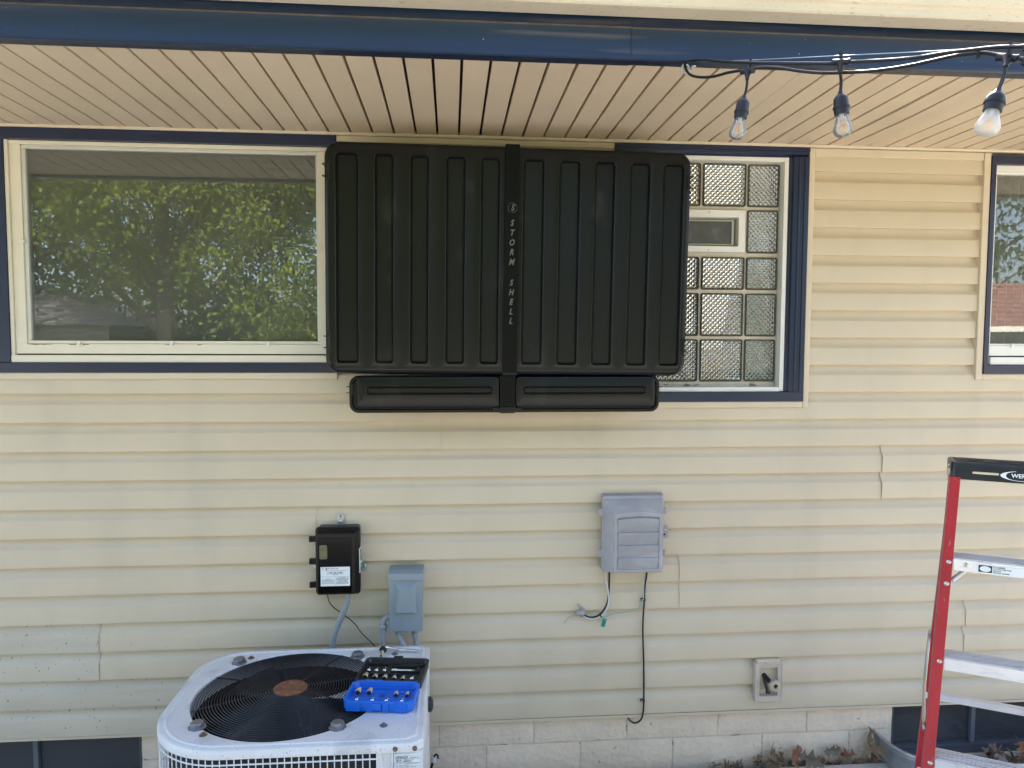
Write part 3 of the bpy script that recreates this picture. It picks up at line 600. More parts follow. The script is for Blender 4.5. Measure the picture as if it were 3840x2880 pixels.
# ---- soundbar cover below
sb = thing('soundbar_enclosure', 'long low black soundbar cover mounted below the ribbed television cover', 'soundbar cover', (0.238, -0.10, 1.715))
mb = MB()
def L(i, y, rr, z1=0.156): return [(a, y, c) for a, c in rrect(-0.661+i, 0.661-i, i, z1-i, rr, 8)]
mb.loops([L(0.006, 0.0, 0.035), L(0.0, -0.06, 0.038), L(0.0, -0.096, 0.038), L(0.004, -0.101, 0.036), L(0.012, -0.101, 0.03), L(0.016, -0.094, 0.028)], True, True, True).build('tray', M_shell, sb, smooth=32, local=True)
for x0_, x1_, gl_, gr_, lab in ((-0.628, -0.033, -0.587, -0.065, ''), (0.035, 0.637, 0.069, 0.596, '')):
    mb = MB(); yf = -0.122; lr = x0_ < 0
    def PL(i, y, rr): return [(a, y, c) for a, c in rrect(x0_+i, x1_-i, 0.022+i, 0.154-i, rr, 8)]
    mb.loops([PL(0.0, -0.093, 0.016), PL(0.0, yf+0.008, 0.016), PL(0.003, yf+0.002, 0.015), PL(0.008, yf, 0.012), [(a, yf, c) for a, c in rrect(gl_-0.002, gr_+0.002, 0.078, 0.113, 0.014, 8)],
              [(a, yf+0.005, c) for a, c in rrect(gl_+0.003, gr_-0.003, 0.083, 0.108, 0.010, 8)], [(a, yf+0.002, c) for a, c in rrect(gl_+0.007, gr_-0.007, 0.087, 0.104, 0.007, 8)]], True, False, True)
    mb.build('front_panel', M_shell, sb, smooth=32, local=True)
MB().box(-0.031, 0.033, -0.1265, -0.09, 0.026, 0.158).build('strap', M_strap, sb, local=True, bevel=0.002)
MB().box(-0.031, 0.033, -0.115, -0.09, -0.002, 0.0255).build('strap_end', M_shell, sb, local=True, bevel=0.002)
for x0_, x1_ in ((-0.062, -0.0315), (0.0335, 0.062)): MB().box(x0_, x1_, -0.113, -0.09, 0.001, 0.022).build('strap_guide', M_shell, sb, local=True, bevel=0.002)
latch(sb, -0.655, -0.098, 0.098, -1, 0.5); latch(sb, 0.655, -0.098, 0.095, 1, 0.5)
MB().box(-0.2, 0.2, 0.0, 0.10, 0.04, 0.12).build('wall_mount', M_blackmetal, sb, local=True)

# ================================================================== AIR CONDITIONER
AC = (-0.594, -0.597); AZ = 0.72
ac = thing('air_conditioner', 'white outdoor air conditioner with round black fan grille and rusty hub', 'air conditioner', (AC[0], AC[1], 0.0))
X0, X1, YF, YB = -1.010, -0.091, -0.985, -0.218
def acloop(i, n=96, rl=0.19, rr_=0.012, rf=0.27):
    def arc(cx, cy, r, a0): return [(cx+r*math.cos(R(a0+90*q/12)), cy+r*math.sin(R(a0+90*q/12))) for q in range(13)]
    x0, x1, y0, y1 = X0+i, X1-i, YF+i, YB-i; rl2 = max(rl-i, 0.01); rf2 = rf-i; rs = max(rr_-i, 0.002)
    poly = arc(x1-rs, y1-rs, rs, 0) + arc(x0+rl2, y1-rl2, rl2, 90) + arc(x0+rf2, y0+rf2, rf2, 180) + arc(x1-rs, y0+rs, rs, 270)
    ang = [(math.atan2(y-AC[1], x-AC[0]) % (2*math.pi), x, y) for x, y in poly]; ang.sort()
    out = []
    m_ = len(ang)
    for k in range(n):
        a = 2*math.pi*(k+0.5)/n; dx, dy = math.cos(a), math.sin(a); best = None
        for q in range(m_):
            _, xa, ya = ang[q]; _, xb, yb = ang[(q+1) % m_]
            ex, ey = xb-xa, yb-ya; den = dx*ey - dy*ex
            if abs(den) < 1e-12: continue
            t = ((xa-AC[0])*ey - (ya-AC[1])*ex)/den; u = ((xa-AC[0])*dy - (ya-AC[1])*dx)/den
            if t > 0 and -1e-6 <= u <= 1+1e-6: best = t if best is None else max(best, t)
        out.append((AC[0]+dx*best, AC[1]+dy*best))
    return out
def circ(r, n=96): return [(AC[0]+r*math.cos(2*math.pi*(k+0.5)/n), AC[1]+r*math.sin(2*math.pi*(k+0.5)/n)) for k in range(n)]
lev = [(acloop(0.003), 0.688), (acloop(0.0), 0.690), (acloop(0.0), 0.712), (acloop(0.003), 0.7175), (acloop(0.008), AZ), (acloop(0.020), AZ), (acloop(0.024), AZ+0.004), (acloop(0.030), AZ+0.004), (acloop(0.034), AZ),
       (circ(0.352), AZ+0.001), (circ(0.345), AZ-0.001), (circ(0.341), AZ-0.008), (circ(0.340), AZ-0.06)]
top = MB().loops([[(x, y, z) for x, y in l] for l, z in lev]).build('top_panel', M_ac, ac, smooth=32)
mb = MB()
for r_ in (0.340, 0.34): pass
for k in range(28):
    rad = 0.068 + k*0.00975; mb.ring((AC[0], AC[1], AZ+0.012-0.016*(rad/0.34)**2), rad, 0.0017, 64, 5)
for k in range(8):
    a = R(20 + 45*k); pts = [(AC[0]+r_*math.cos(a), AC[1]+r_*math.sin(a), AZ+0.0095-0.016*(r_/0.34)**2) for r_ in (0.055, 0.12, 0.2, 0.27, 0.345)]
    mb.tube(pts, 0.0028, 6)
mb.build('fan_grille', M_grille, ac, smooth=50)
MB().lathe([(0.0, 0.006), (0.035, 0.0055), (0.058, 0.003), (0.062, 0.0), (0.062, -0.006), (0.0, -0.006)], (AC[0], AC[1], AZ+0.013), n=40).build('rusty_hub', M_rust, ac, smooth=50)
for n_, (x, y) in enumerate(((-0.852, -0.337), (-0.384, -0.316), (-0.852, -0.833), (-0.382, -0.869))):
    MB().lathe([(0.031, 0.0), (0.031, 0.002), (0.024, 0.004), (0.024, 0.016), (0.019, 0.020), (0.0, 0.0205)], (x, y, AZ), n=8).build('clamp_nut', M_bolt, ac, bevel=0.001)
for x, y, mt in ((-0.815, -0.300, M_rustbolt), (-0.815, -0.886, M_rustbolt), (-0.233, -0.304, M_bolt), (-0.228, -0.871, M_bolt)):
    mb = MB(); mb.lathe([(0.014, 0.0), (0.013, 0.0025), (0.007, 0.003)], (x, y, AZ), n=16); mb.lathe([(0.007, 0.002), (0.007, 0.009), (0.0, 0.0095)], (x, y, AZ), n=6); mb.build('screw', mt, ac)
# fan blades below the grille
for k in range(3):
    a0 = R(2 + 120*k); ls = []
    for i in range(6):
        r_ = 0.075 + 0.045*i; ls.append([(AC[0]+r_*math.cos(a0+da), AC[1]+r_*math.sin(a0+da), AZ-0.035+h) for da, h in ((-0.12, 0.010), (0.08, 0.002), (0.26, -0.010), (0.42+0.03*i, -0.026))])
    o = MB().loops(ls, closed=False).build('fan_blade', M_blade if k == 0 else M_grille, ac, smooth=60); o.modifiers.new('t', 'SOLIDIFY').thickness = 0.002  # first blade coloured pale as if lit, the other two left grille black
MB().lathe([(0.0, -0.05), (0.07, -0.05), (0.075, -0.12), (0.075, -0.25), (0.0, -0.25)], (AC[0], AC[1], AZ), n=24).build('fan_motor', M_grille, ac, smooth=40)
MB().loops([[(x, y, z) for x, y in acloop(0.035)] for z in (0.05, 0.688)], True, True, False).build('coil', M_coil, ac)
# side wire guard round front and left
mb = MB(); gl = acloop(0.006, 240)
per = [p for p in gl if (p[1] < -0.60 and p[0] < -0.240) or p[0] < -0.78]
ang0 = lambda p: (math.atan2(p[1]-AC[1], p[0]-AC[0]) - R(20)) % (2*math.pi)
per.sort(key=ang0); per = [Vector((p[0], p[1], 0)) for p in per]
dist = [0.0]
for i in range(1, len(per)): dist.append(dist[-1] + (per[i]-per[i-1]).length)
def onper(d):
    for i in range(1, len(per)):
        if dist[i] >= d: t = (d-dist[i-1])/max(1e-9, dist[i]-dist[i-1]); return per[i-1].lerp(per[i], t)
    return per[-1]
nw = int(dist[-1]/0.0225)
for i in range(nw+1):
    p = onper(dist[-1] - i*0.0225); mb.tube([(p.x, p.y, 0.08), (p.x, p.y, 0.686), ], 0.0021, 6)
for z in (0.670, 0.56, 0.45, 0.34, 0.23, 0.12):
    mb.tube([(p.x, p.y-0.003 if p.y < -0.7 else p.y, z) for p in per] , 0.0026, 6)
mb.build('wire_guard', M_ac_wire, ac, smooth=50)
mb = MB(); mb.prism([(-0.2405, -0.980), (-0.2265, -0.982), (-0.222, -0.975), (-0.197, -0.975), (-0.193, -0.983), (-0.188, -0.983), (-0.188, -0.93), (-0.2405, -0.93)], 'z', 0.05, 0.689); mb.build('corner_post', M_ac, ac, smooth=30)
mb = MB(); mb.box(-0.1875, -0.0925, -0.980, -0.225, 0.05, 0.6885); mb.build('service_panel', M_ac, ac, bevel=0.003)
mb = MB(); mb.prism([(-0.1865, 0.590), (-0.0955, 0.590), (-0.0955, 0.685), (-0.1865, 0.685)], 'y', -0.9835, -0.979); pl = mb.build('label_recess', M_ac, ac, bevel=0.002)
mb = MB(); mb.box(-0.182, -0.099, -0.9846, -0.983, 0.592, 0.6815); lab = mb.build('rating_label', M_label, ac)
mb = MB(); yl = -0.9847
put_text(mb, 'LENNOX', -0.1605, yl, 0.6735, 0.0098, bold=0.0003, shear=0.25, extrude=0.0002); put_text(mb, 'Industries Inc.', -0.1195, yl, 0.6722, 0.0052, bold=0.0001, shear=0.3, extrude=0.0002)
for z, ln in ((0.6635, 'MODEL   HS25-261-1P'), (0.6585, 'SERIAL  5884F04173')): put_text(mb, ln, -0.178, yl, z, 0.0058, align='LEFT', extrude=0.0002, bold=0.00012)
for z, l1, l2 in ((0.6515, 'CONTAINS HCFC-22', 'DESIGN PRESSURE'), (0.6465, 'FACTORY CHARGE', 'HI     LO'), (0.6395, 'ELECTRICAL RATING', 'MIN CIR AMP'), (0.6315, 'COMPRESSOR', 'FAN MOTOR')):
    put_text(mb, l1, -0.1785, yl, z, 0.0042, align='LEFT', extrude=0.0002); put_text(mb, l2, -0.1395, yl, z, 0.0042, align='LEFT', extrude=0.0002)
for z in (0.6680, 0.6548, 0.6432, 0.6355, 0.6275): mb.box(-0.1800, -0.1010, yl-0.0003, yl+0.0005, z-0.00025, z+0.00025)
mb.box(-0.1415, -0.1410, yl-0.00035, yl+0.0005, 0.60, 0.6548); mb.box(-0.1802, -0.1797, yl-0.0003, yl+0.0005, 0.595, 0.679); mb.box(-0.1013, -0.1008, yl-0.0003, yl+0.0005, 0.595, 0.679); mb.box(-0.1795, -0.1015, yl-0.0003, yl+0.0005, 0.6788, 0.6792)
mb.box(-0.1775, -0.1435, yl-0.0003, yl+0.0005, 0.6684, 0.6692)
mb.build('print', M_ink, lab)
for x in (-0.181, -0.118):
    mb = MB(); mb.lathe([(0.0085, 0.0), (0.008, 0.002), (0.0055, 0.0025)], (x, -0.985, 0.702), (0, -1, 0), 16); mb.lathe([(0.0055, 0.002), (0.0055, 0.007), (0.0, 0.0075)], (x, -0.985, 0.702), (0, -1, 0), 6); mb.build('bolt', M_rustbolt, ac)
MB().lathe([(0.03, 0.0), (0.03, 0.012), (0.02, 0.02), (0.0, 0.021)], (-0.0925, -0.42, 0.56), (1, 0, 0), 20).build('valve_cover', M_hose, ac, smooth=40)
MB().box(X0+0.02, X1-0.01, YF+0.02, YB-0.01, 0.0, 0.06).build('base_pan', M_ac, ac)

# ================================================================== SOCKET SET ON THE UNIT
cs_rot = R(-7.5)
case = thing('socket_case', 'open socket set case, blue lid and black tray, lying on the air conditioner', 'tool case', (-0.2365, -0.628, AZ+0.002), (0, 0, cs_rot))
def chamfer_rect(x0, x1, y0, y1, c): return [(x0+c, y0), (x1-c, y0), (x1, y0+c), (x1, y1-c), (x1-c, y1), (x0+c, y1), (x0, y1-c), (x0, y0+c)]
def case_half(name, y0, y1, h, fl, mat, c0, notches):
    mb = MB(); w = 0.124; t = 0.007
    o0 = chamfer_rect(-w+0.004, w-0.004, y0+0.004, y1-0.004, c0); o1 = chamfer_rect(-w, w, y0, y1, c0); i1 = chamfer_rect(-w+t, w-t, y0+t, y1-t, c0*0.8); i0 = chamfer_rect(-w+t+0.006, w-t-0.006, y0+t+0.006, y1-t-0.006, c0*0.7)
    mb.loops([[(x, y, 0.0) for x, y in o0], [(x, y, 0.008) for x, y in o1], [(x, y, h-0.007) for x, y in o1], [(x*1.012, y + (0.002 if y > (y0+y1)/2 else -0.002), h-0.006) for x, y in o1], [(x*1.012, y + (0.002 if y > (y0+y1)/2 else -0.002), h) for x, y in o1], [(x, y, h) for x, y in i1], [(x, y, fl) for x, y in i0]], True, True, True)
    return mb.build(name, mat, case, local=True, bevel=0.0012)
blue = case_half('lid', -0.158, -0.002, 0.040, 0.020, M_caseblue, 0.018, None)
blk = case_half('tray', 0.006, 0.205, 0.036, 0.018, M_caseblack, 0.012, None)
# moulded ribs and recess bars
mb = MB()
for x0_, x1_ in ((-0.112, -0.062), (-0.040, -0.018), (0.018, 0.040), (0.062, 0.100)): mb.box(x0_, x1_, -0.1625, -0.1575, 0.004, 0.034)
mb.box(-0.10, 0.10, -0.118, -0.112, 0.019, 0.0245); mb.box(-0.10, 0.10, -0.060, -0.056, 0.019, 0.0225); mb.box(-0.105, 0.105, -0.030, -0.024, 0.019, 0.026)
mb.build('moulded_rib', M_caseblue, blue, local=True, bevel=0.001)
MB().prism([(-0.017, 0.012), (0.013, 0.012), (0.015, 0.036), (-0.019, 0.036)], 'y', -0.1685, -0.158).build('catch', M_caseblue, blue, local=True, bevel=0.002)
MB().box(-0.012, 0.010, -0.088, -0.068, 0.0205, 0.0212).build('empty_slot', pm('slot_blue', (0.003, 0.055, 0.33), 0.5), blue, local=True)
mb = MB(); mb.box(-0.095, 0.03, 0.085, 0.092, 0.017, 0.026); mb.box(-0.105, 0.095, 0.030, 0.036, 0.017, 0.0235); mb.box(-0.01, 0.100, 0.108, 0.114, 0.017, 0.027); mb.box(-0.015, 0.085, 0.150, 0.156, 0.017, 0.028); mb.box(0.085, 0.098, 0.120, 0.150, 0.017, 0.026); mb.box(-0.108, -0.03, 0.168, 0.178, 0.017, 0.028)
mb.prism([(0.018, 0.165), (0.10, 0.165), (0.108, 0.175), (0.10, 0.192), (0.03, 0.192)], 'z', 0.017, 0.024)
mb.build('moulded_rib', M_caseblack, blk, local=True, bevel=0.001)
mb = MB(); mb.box(-0.018, 0.018, 0.202, 0.216, 0.012, 0.040); mb.box(-0.034, 0.034, 0.203, 0.209, 0.024, 0.031); mb.build('catch', M_caseblack, blk, local=True, bevel=0.002)
mb = MB()
for x in (-0.055, 0.055): mb.tube([(x-0.022, 0.002, 0.036), (x+0.022, 0.002, 0.036)], 0.0028, 8)
mb.build('hinge_pin', M_chrome, blk, local=True, smooth=40)
MB().box(-0.085, -0.018, -0.006, 0.010, 0.030, 0.0385).build('hinge_tab', M_caseblue, blue, local=True, bevel=0.001)
MB().box(0.018, 0.022, -0.006, 0.010, 0.030, 0.0385).build('hinge_tab', M_caseblue, blue, local=True, bevel=0.001)
# sockets: one object each, lying with the open end towards the patio
CM = Matrix.Translation((-0.2365, -0.628, AZ+0.002)) @ Matrix.Rotation(cs_rot, 4, 'Z'); CI = CM.inverted()
def socket(wx, wy, r, ln, step, floor, label, cat='socket'):
    p = CI @ Vector((wx, wy, AZ+0.02)); w = CM @ Vector((p.x, p.y, floor + r))
    o = thing('chrome_socket', label, cat, (w.x, w.y, w.z), (0, 0, cs_rot + R(random.uniform(-5, 5))), group='chrome sockets of the socket set')
    mb = MB()
    pr = [(r*0.62, ln/2), (r*0.72, ln/2), (r*0.76, ln/2-0.002)]
    if step: pr += [(r*0.76, 0.002), (r, -0.002), (r, -ln*0.2), (r*0.70, -ln*0.28), (r*0.70, -ln/2), (r*0.5, -ln/2), (r*0.5, -ln/2+0.006)]
    else: pr += [(r*0.97, ln/2-0.005), (r, 0), (r, -ln/2+0.001), (r*0.95, -ln/2), (r*0.66, -ln/2), (r*0.62, -ln/2+0.008)]
    mb.lathe(pr, (0, 0, 0), (0, 1, 0), 20); ORG[o.name] = Vector((0, 0, 0))
    mb.build('body', M_chrome, o, smooth=35, local=True)
    MB().lathe([(0.0, 0), (r*(0.5 if step else 0.63), 0)], (0, -ln/2+0.0055, 0), (0, 1, 0), 12).build('drive_recess', M_hole, o, local=True)
    MB().lathe([(0.0, 0), (r*0.62, 0)], (0, ln/2-0.0005, 0), (0, 1, 0), 12).build('drive_recess', M_hole, o, local=True)
    return o
ordn = ['leftmost', 'second from left', 'third from left', 'fourth from left', 'fifth from left', 'rightmost']
for i, (x, y) in enumerate(((-0.317, -0.503), (-0.287, -0.508), (-0.256, -0.510))): socket(x, y, 0.0075, 0.032, True, 0.018, 'small stepped chrome socket, %s in the back row of the black tray' % ('leftmost', 'middle one', 'rightmost')[i])
for i, (x, y) in enumerate(((-0.323, -0.563), (-0.286, -0.570), (-0.249, -0.575), (-0.214, -0.582), (-0.181, -0.586))): socket(x, y, 0.0115-0.0008*i, 0.030, False, 0.018, 'plain chrome socket, %s in the front row of the black tray' % ordn[i])
socket(-0.147, -0.589, 0.0075, 0.027, True, 0.018, 'small stepped chrome socket at the right end of the black tray front row')
for i, (x, y) in enumerate(((-0.334, -0.687), (-0.293, -0.692), (-0.197, -0.713), (-0.157, -0.716))): socket(x, y, (0.0115, 0.0115, 0.0095, 0.0085)[i], 0.030, False, 0.0205, 'plain chrome socket, %s in the back row of the blue lid' % ('leftmost', 'second from left', 'third from left', 'rightmost')[i])
for i, (x, y) in enumerate(((-0.333, -0.742), (-0.278, -0.751), (-0.227, -0.758), (-0.173, -0.766))): socket(x, y, 0.0072, 0.024, True, 0.0205, 'small stepped chrome socket, %s in the front row of the blue lid' % ('leftmost', 'second from left', 'third from left', 'rightmost')[i])
p = CM @ Vector((CI @ Vector((-0.182, -0.522, 0)))); eb = thing('extension_bar', 'chrome extension bar lying across the back of the black tray', 'extension bar', (-0.182, -0.522, AZ+0.03), (0, 0, cs_rot))
mb = MB(); mb.lathe([(0.0, -0.046), (0.0065, -0.046), (0.0072, -0.043), (0.0072, -0.030), (0.0045, -0.024), (0.0045, 0.032), (0.0, 0.032)], (0, 0, 0), (1, 0, 0), 14); mb.build('shaft', M_chrome, eb, smooth=40, local=True)
MB().box(0.032, 0.042, -0.0032, 0.0032, -0.0032, 0.0032).build('square_drive', M_chrome, eb, local=True, bevel=0.0006)
# ratchet resting behind the case
rt_o = thing('ratchet_wrench', 'chrome ratchet wrench with a deep socket resting at the back edge of the unit', 'ratchet', (-0.281, -0.285, AZ), (0, 0, R(-6)))
mb = MB(); mb.lathe([(0.0, 0.031), (0.015, 0.031), (0.0175, 0.028), (0.0175, 0.014), (0.015, 0.011), (0.0, 0.011)], (0, 0, 0.0), (0, 0, 1), 24)
mb.tube([(0.012, 0, 0.021), (0.030, 0, 0.0195), (0.040, 0, 0.017)], [0.0125, 0.0075, 0.0058], 10); mb.build('head', M_chrome, rt_o, smooth=40, local=True)
mb = MB(); mb.tube([(0.036, 0, 0.018), (0.05, 0, 0.0155), (0.085, 0, 0.0125), (0.087, 0, 0.0122), (0.089, 0, 0.012), (0.118, 0, 0.010), (0.122, 0, 0.0095), (0.126, 0, 0.0092), (0.142, 0, 0.008), (0.144, 0, 0.008)], [0.0058, 0.0055, 0.0058, 0.0050, 0.0058, 0.006, 0.0052, 0.0062, 0.0065, 0.003], 12); mb.build('handle', M_chrome, rt_o, smooth=40, local=True)
MB().lathe([(0.0, 0.0), (0.0155, 0.0), (0.0155, 0.004), (0.0, 0.004)], (0.001, -0.013, 0.020), (0.0, -1, -0.25), 20).build('drive_plate', M_hole, rt_o, local=True)
mb = MB(); mb.lathe([(0.0075, 0.0), (0.0078, 0.012), (0.0082, 0.036), (0.0078, 0.037), (0.005, 0.037), (0.005, 0.03)], (0.0, -0.016, 0.019), (0.0, -1, -0.28), 16); mb.build('mounted_socket', M_chrome, rt_o, smooth=40, local=True)
MB().lathe([(0.0, 0), (0.0052, 0)], (0.0, -0.0503, 0.0092), (0.0, -1, -0.28), 12).build('drive_recess', M_hole, rt_o, local=True)

# ================================================================== WALL BOXES
# black meter box
bx = thing('meter_box', 'glossy black plastic meter box with white label and small sight window on the siding', 'meter box', (-0.497, -0.005, 0.905))
mb = MB()
def BL(x0, x1, z0, z1, y, r): return [(a, y, c) for a, c in rrect(x0, x1, z0, z1, r, 5)]
mb.loops([BL(-0.588, -0.405, 0.902, 1.195, -0.004, 0.014), BL(-0.590, -0.403, 0.900, 1.197, -0.055, 0.014), BL(-0.594, -0.400, 0.897, 1.199, -0.058, 0.016), BL(-0.594, -0.400, 0.897, 1.199, -0.066, 0.016), BL(-0.588, -0.404, 0.901, 1.194, -0.068, 0.014), BL(-0.586, -0.416, 0.905, 1.182, -0.094, 0.012), BL(-0.582, -0.420, 0.909, 1.176, -0.099, 0.010)], True, True, True)
mb.build('housing', M_boxdull, bx, smooth=30)
fa = MB().prism(rrect(-0.577, -0.434, 0.914, 1.158, 0.004, 3), 'y', -0.1015, -0.0985).build('face_plate', M_boxblack, bx, bevel=0.001)
MB().prism(rrect(-0.571, -0.538, 1.066, 1.128, 0.006, 4), 'y', -0.1022, -0.1012).build('sight_window', M_olive, bx)
MB().prism(rrect(-0.571, -0.538, 1.066, 1.128, 0.006, 4), 'y', -0.1032, -0.1025).build('sight_glass', thin_glass('sight_cover', 1.6), bx)
lb = MB().box(-0.567, -0.441, -0.1026, -0.1012, 0.946, 1.031).build('label_sheet', M_label, bx)
mb = MB(); yl = -0.1027
mb.box(-0.5655, -0.4425, yl-0.0002, yl+0.0005, 0.9875, 0.9881); mb.box(-0.5045, -0.5040, yl-0.00025, yl+0.0005, 0.952, 0.9875)
mb.add([(-0.548, yl-0.0003, 1.0255), (-0.5375, yl-0.0003, 1.0255), (-0.5395, yl-0.0003, 1.0165), (-0.543, yl-0.0003, 1.021)], [(0,1,2,3)])
mb.lathe([(0.003, 0), (0.0042, 0)], (-0.5575, yl-0.0003, 1.0235), (0, -1, 0), 16)
put_text(mb, 'MicroHybrid Grid', -0.5365, yl, 1.0235, 0.0062, align='LEFT', extrude=0.0002, bold=0.0001)
for x in range(22):
    if random.random() < 0.85: mb.box(-0.536+x*0.003, -0.536+x*0.003+random.choice((0.0011, 0.0022)), yl-0.0002, yl+0.0005, 1.0035, 1.0085)
for z, x0_, x1_ in ((1.0135, -0.548, -0.458), (1.000, -0.540, -0.468), (0.9965, -0.515, -0.492)):
    x = x0_
    while x < x1_: w_ = random.uniform(0.003, 0.008); mb.box(x, min(x+w_, x1_), yl-0.0002, yl+0.0005, z, z+0.0016); x += w_+0.0016
put_text(mb, 'CAUTION', -0.535, yl, 0.9775, 0.0055, extrude=0.0002); put_text(mb, 'CAUTION', -0.474, yl, 0.9845, 0.0055, extrude=0.0002); put_text(mb, 'DO NOT OPEN', -0.474, yl, 0.968, 0.0055, extrude=0.0002, bold=0.0001)
for x0_, x1_, zz in ((-0.562, -0.508, (0.973, 0.970, 0.967, 0.9615, 0.9585)), (-0.5, -0.447, (0.981, 0.978, 0.975, 0.972, 0.964, 0.961, 0.958, 0.955))):
    for z in zz:
        x = x0_
        while x < x1_: w_ = random.uniform(0.002, 0.007); mb.box(x, min(x+w_, x1_), yl-0.0002, yl+0.0005, z, z+0.0012); x += w_+0.0012
mb.build('print', M_ink, lb)
MB().box(-0.546, -0.514, -0.072, -0.0695, 1.187, 1.1905).build('white_strip', M_label, bx)
for z in (1.145, 1.045, 0.940):
    mb = MB(); x = -0.600
    mb.prism([(x-0.022, z-0.009), (x+0.012, z-0.016), (x+0.012, z+0.016), (x-0.022, z+0.009)], 'y', -0.060, -0.052); mb.box(x-0.022, x-0.017, -0.068, -0.05, z-0.010, z+0.010); mb.box(x-0.022, x+0.01, -0.066, -0.05, z+0.008, z+0.012); mb.box(x-0.022, x+0.01, -0.066, -0.05, z-0.012, z-0.008)
    mb.build('hinge', M_boxdull, bx, bevel=0.001)
mb = MB(); mb.prism(rrect(-0.509, -0.477, 1.165, 1.243, 0.010, 4), 'y', -0.008, -0.004); mb.prism([(-0.520, 1.190), (-0.468, 1.190), (-0.477, 1.203), (-0.509, 1.203)], 'y', -0.010, -0.004); tab_ = mb.build('mounting_tab', M_galv, bx, bevel=0.001)
MB().lathe([(0.0085, 0), (0.008, 0.003), (0.005, 0.005), (0.0, 0.0052)], (-0.494, -0.008, 1.208), (0, -1, 0), 14).build('screw', M_steel, bx, smooth=40)
MB().lathe([(0.0, 0.0005), (0.004, 0.0005)], (-0.493, -0.008, 1.232), (0, -1, 0), 10).build('hole', M_gap, bx)
for x in (-0.604, -0.388):
    mb = MB(); mb.prism(rrect(x-0.014, x+0.014, 0.990, 1.018, 0.012, 4), 'y', -0.008, -0.003); mb.build('mounting_ear', M_galv, bx)
    MB().lathe([(0.008, 0), (0.007, 0.003), (0.0, 0.005)], (x, -0.008, 1.004), (0, -1, 0), 14).build('screw', M_steel, bx, smooth=40)
mb = MB(); mb.tube([(-0.403, -0.075, 1.10), (-0.4015, -0.078, 1.085), (-0.4015, -0.078, 0.995)], 0.0028, 6); mb.box(-0.4035, -0.3905, -0.081, -0.075, 1.042, 1.048); mb.tube([(-0.403, -0.075, 1.10), (-0.395, -0.066, 1.108)], 0.0028, 6); mb.build('latch_wire', M_whitecable, bx, smooth=40)
mb = MB(); mb.box(-0.400, -0.392, -0.075, -0.068, 1.050, 1.062); mb.box(-0.400, -0.391, -0.075, -0.068, 1.020, 1.040); mb.build('seal', M_tag, bx, bevel=0.001)
# conduit from the meter box and thin wire
fc = thing('flexible_conduit', 'curved grey flexible conduit hanging from the black meter box', 'conduit', (-0.459, -0.04, 0.62))
pth = smooth_path([(-0.458, -0.05, 0.905), (-0.459, -0.05, 0.880), (-0.468, -0.048, 0.835), (-0.490, -0.045, 0.780), (-0.514, -0.042, 0.720), (-0.526, -0.04, 0.670), (-0.528, -0.04, 0.600), (-0.524, -0.06, 0.54)], 14)
MB().tube(pth, [0.0128 + (0.0004 if i % 2 else 0) for i in range(len(pth))], 14).build('sleeve', M_pvc, fc, smooth=80)
MB().lathe([(0.018, 0.0), (0.018, 0.014), (0.0145, 0.016), (0.0145, 0.03)], (-0.458, -0.05, 0.905), (0, 0, -1), 12).build('fitting', M_pvc, fc, smooth=35)
wr = MB().tube(smooth_path([(-0.553, -0.03, 0.903), (-0.551, -0.03, 0.878), (-0.535, -0.025, 0.833), (-0.480, -0.022, 0.786), (-0.433, -0.02, 0.743), (-0.401, -0.02, 0.697), (-0.346, -0.03, 0.643), (-0.30, -0.05, 0.58)], 8), 0.0022, 6).build('thin_wire', M_cable, None, smooth=60)
tag(wr, 'thin black wire running down from the black meter box across the siding', 'wire')
# grey disconnect box
dc = thing('disconnect_box', 'blue grey metal electrical disconnect box with raised cover on the siding', 'electrical box', (-0.2, -0.004, 0.735))
mb = MB(); mb.box(-0.271, -0.128, -0.095, -0.003, 0.738, 0.99); mb.build('enclosure', M_grey, dc, bevel=0.003)
mb = MB(); mb.M = Matrix.Translation((-0.199, -0.098, 0.85))
mb.box(-0.0745, 0.0725, -0.004, 0.006, -0.116, 0.118); o_ = [(-0.048, 0.103), (0.048, 0.103), (0.046, -0.036), (-0.050, -0.036)]; t_ = [(-0.030, 0.082), (0.027, 0.082), (0.038, -0.028), (-0.043, -0.028)]
mb.loops([[(x, -0.004, z) for x, z in o_], [(x, -0.026 if i < 2 else -0.022, z) for i, (x, z) in enumerate(t_)]], True, False, True)
mb.build('cover', M_grey, dc, bevel=0.002)
mb = MB(); mb.prism([(-0.003, 1.004), (-0.085, 1.004), (-0.109, 0.996), (-0.112, 0.966), (-0.108, 0.966), (-0.104, 0.990), (-0.085, 0.994), (-0.003, 0.994)], 'x', -0.2745, -0.1225); mb.build('hood', M_grey, dc, bevel=0.002)
mb = MB(); mb.lathe([(0.0045, -0.002), (0.0045, 0.002), (0.0105, 0.002), (0.0105, -0.002), (0.0045, -0.002)], (-0.203, -0.098, 0.733), (0, 1, 0), 16); mb.build('padlock_hasp', M_grey, dc, smooth=40)
pv = thing('pvc_elbow', 'grey plastic pipe elbow entering the left side of the disconnect box', 'pipe', (-0.30, -0.09, 0.6))
MB().tube(smooth_path([(-0.268, -0.075, 0.793), (-0.284, -0.075, 0.789), (-0.297, -0.075, 0.777), (-0.302, -0.075, 0.760), (-0.303, -0.075, 0.735)], 6), 0.0125, 14).build('elbow', M_pvc, pv, smooth=60)
MB().lathe([(0.0, 0.0), (0.018, 0.0), (0.0195, 0.003), (0.0195, 0.010), (0.018, 0.012), (0.017, 0.030), (0.0, 0.030)], (-0.303, -0.075, 0.757), (0, 0, -1), 18).build('collar', M_pvc, pv, smooth=35)
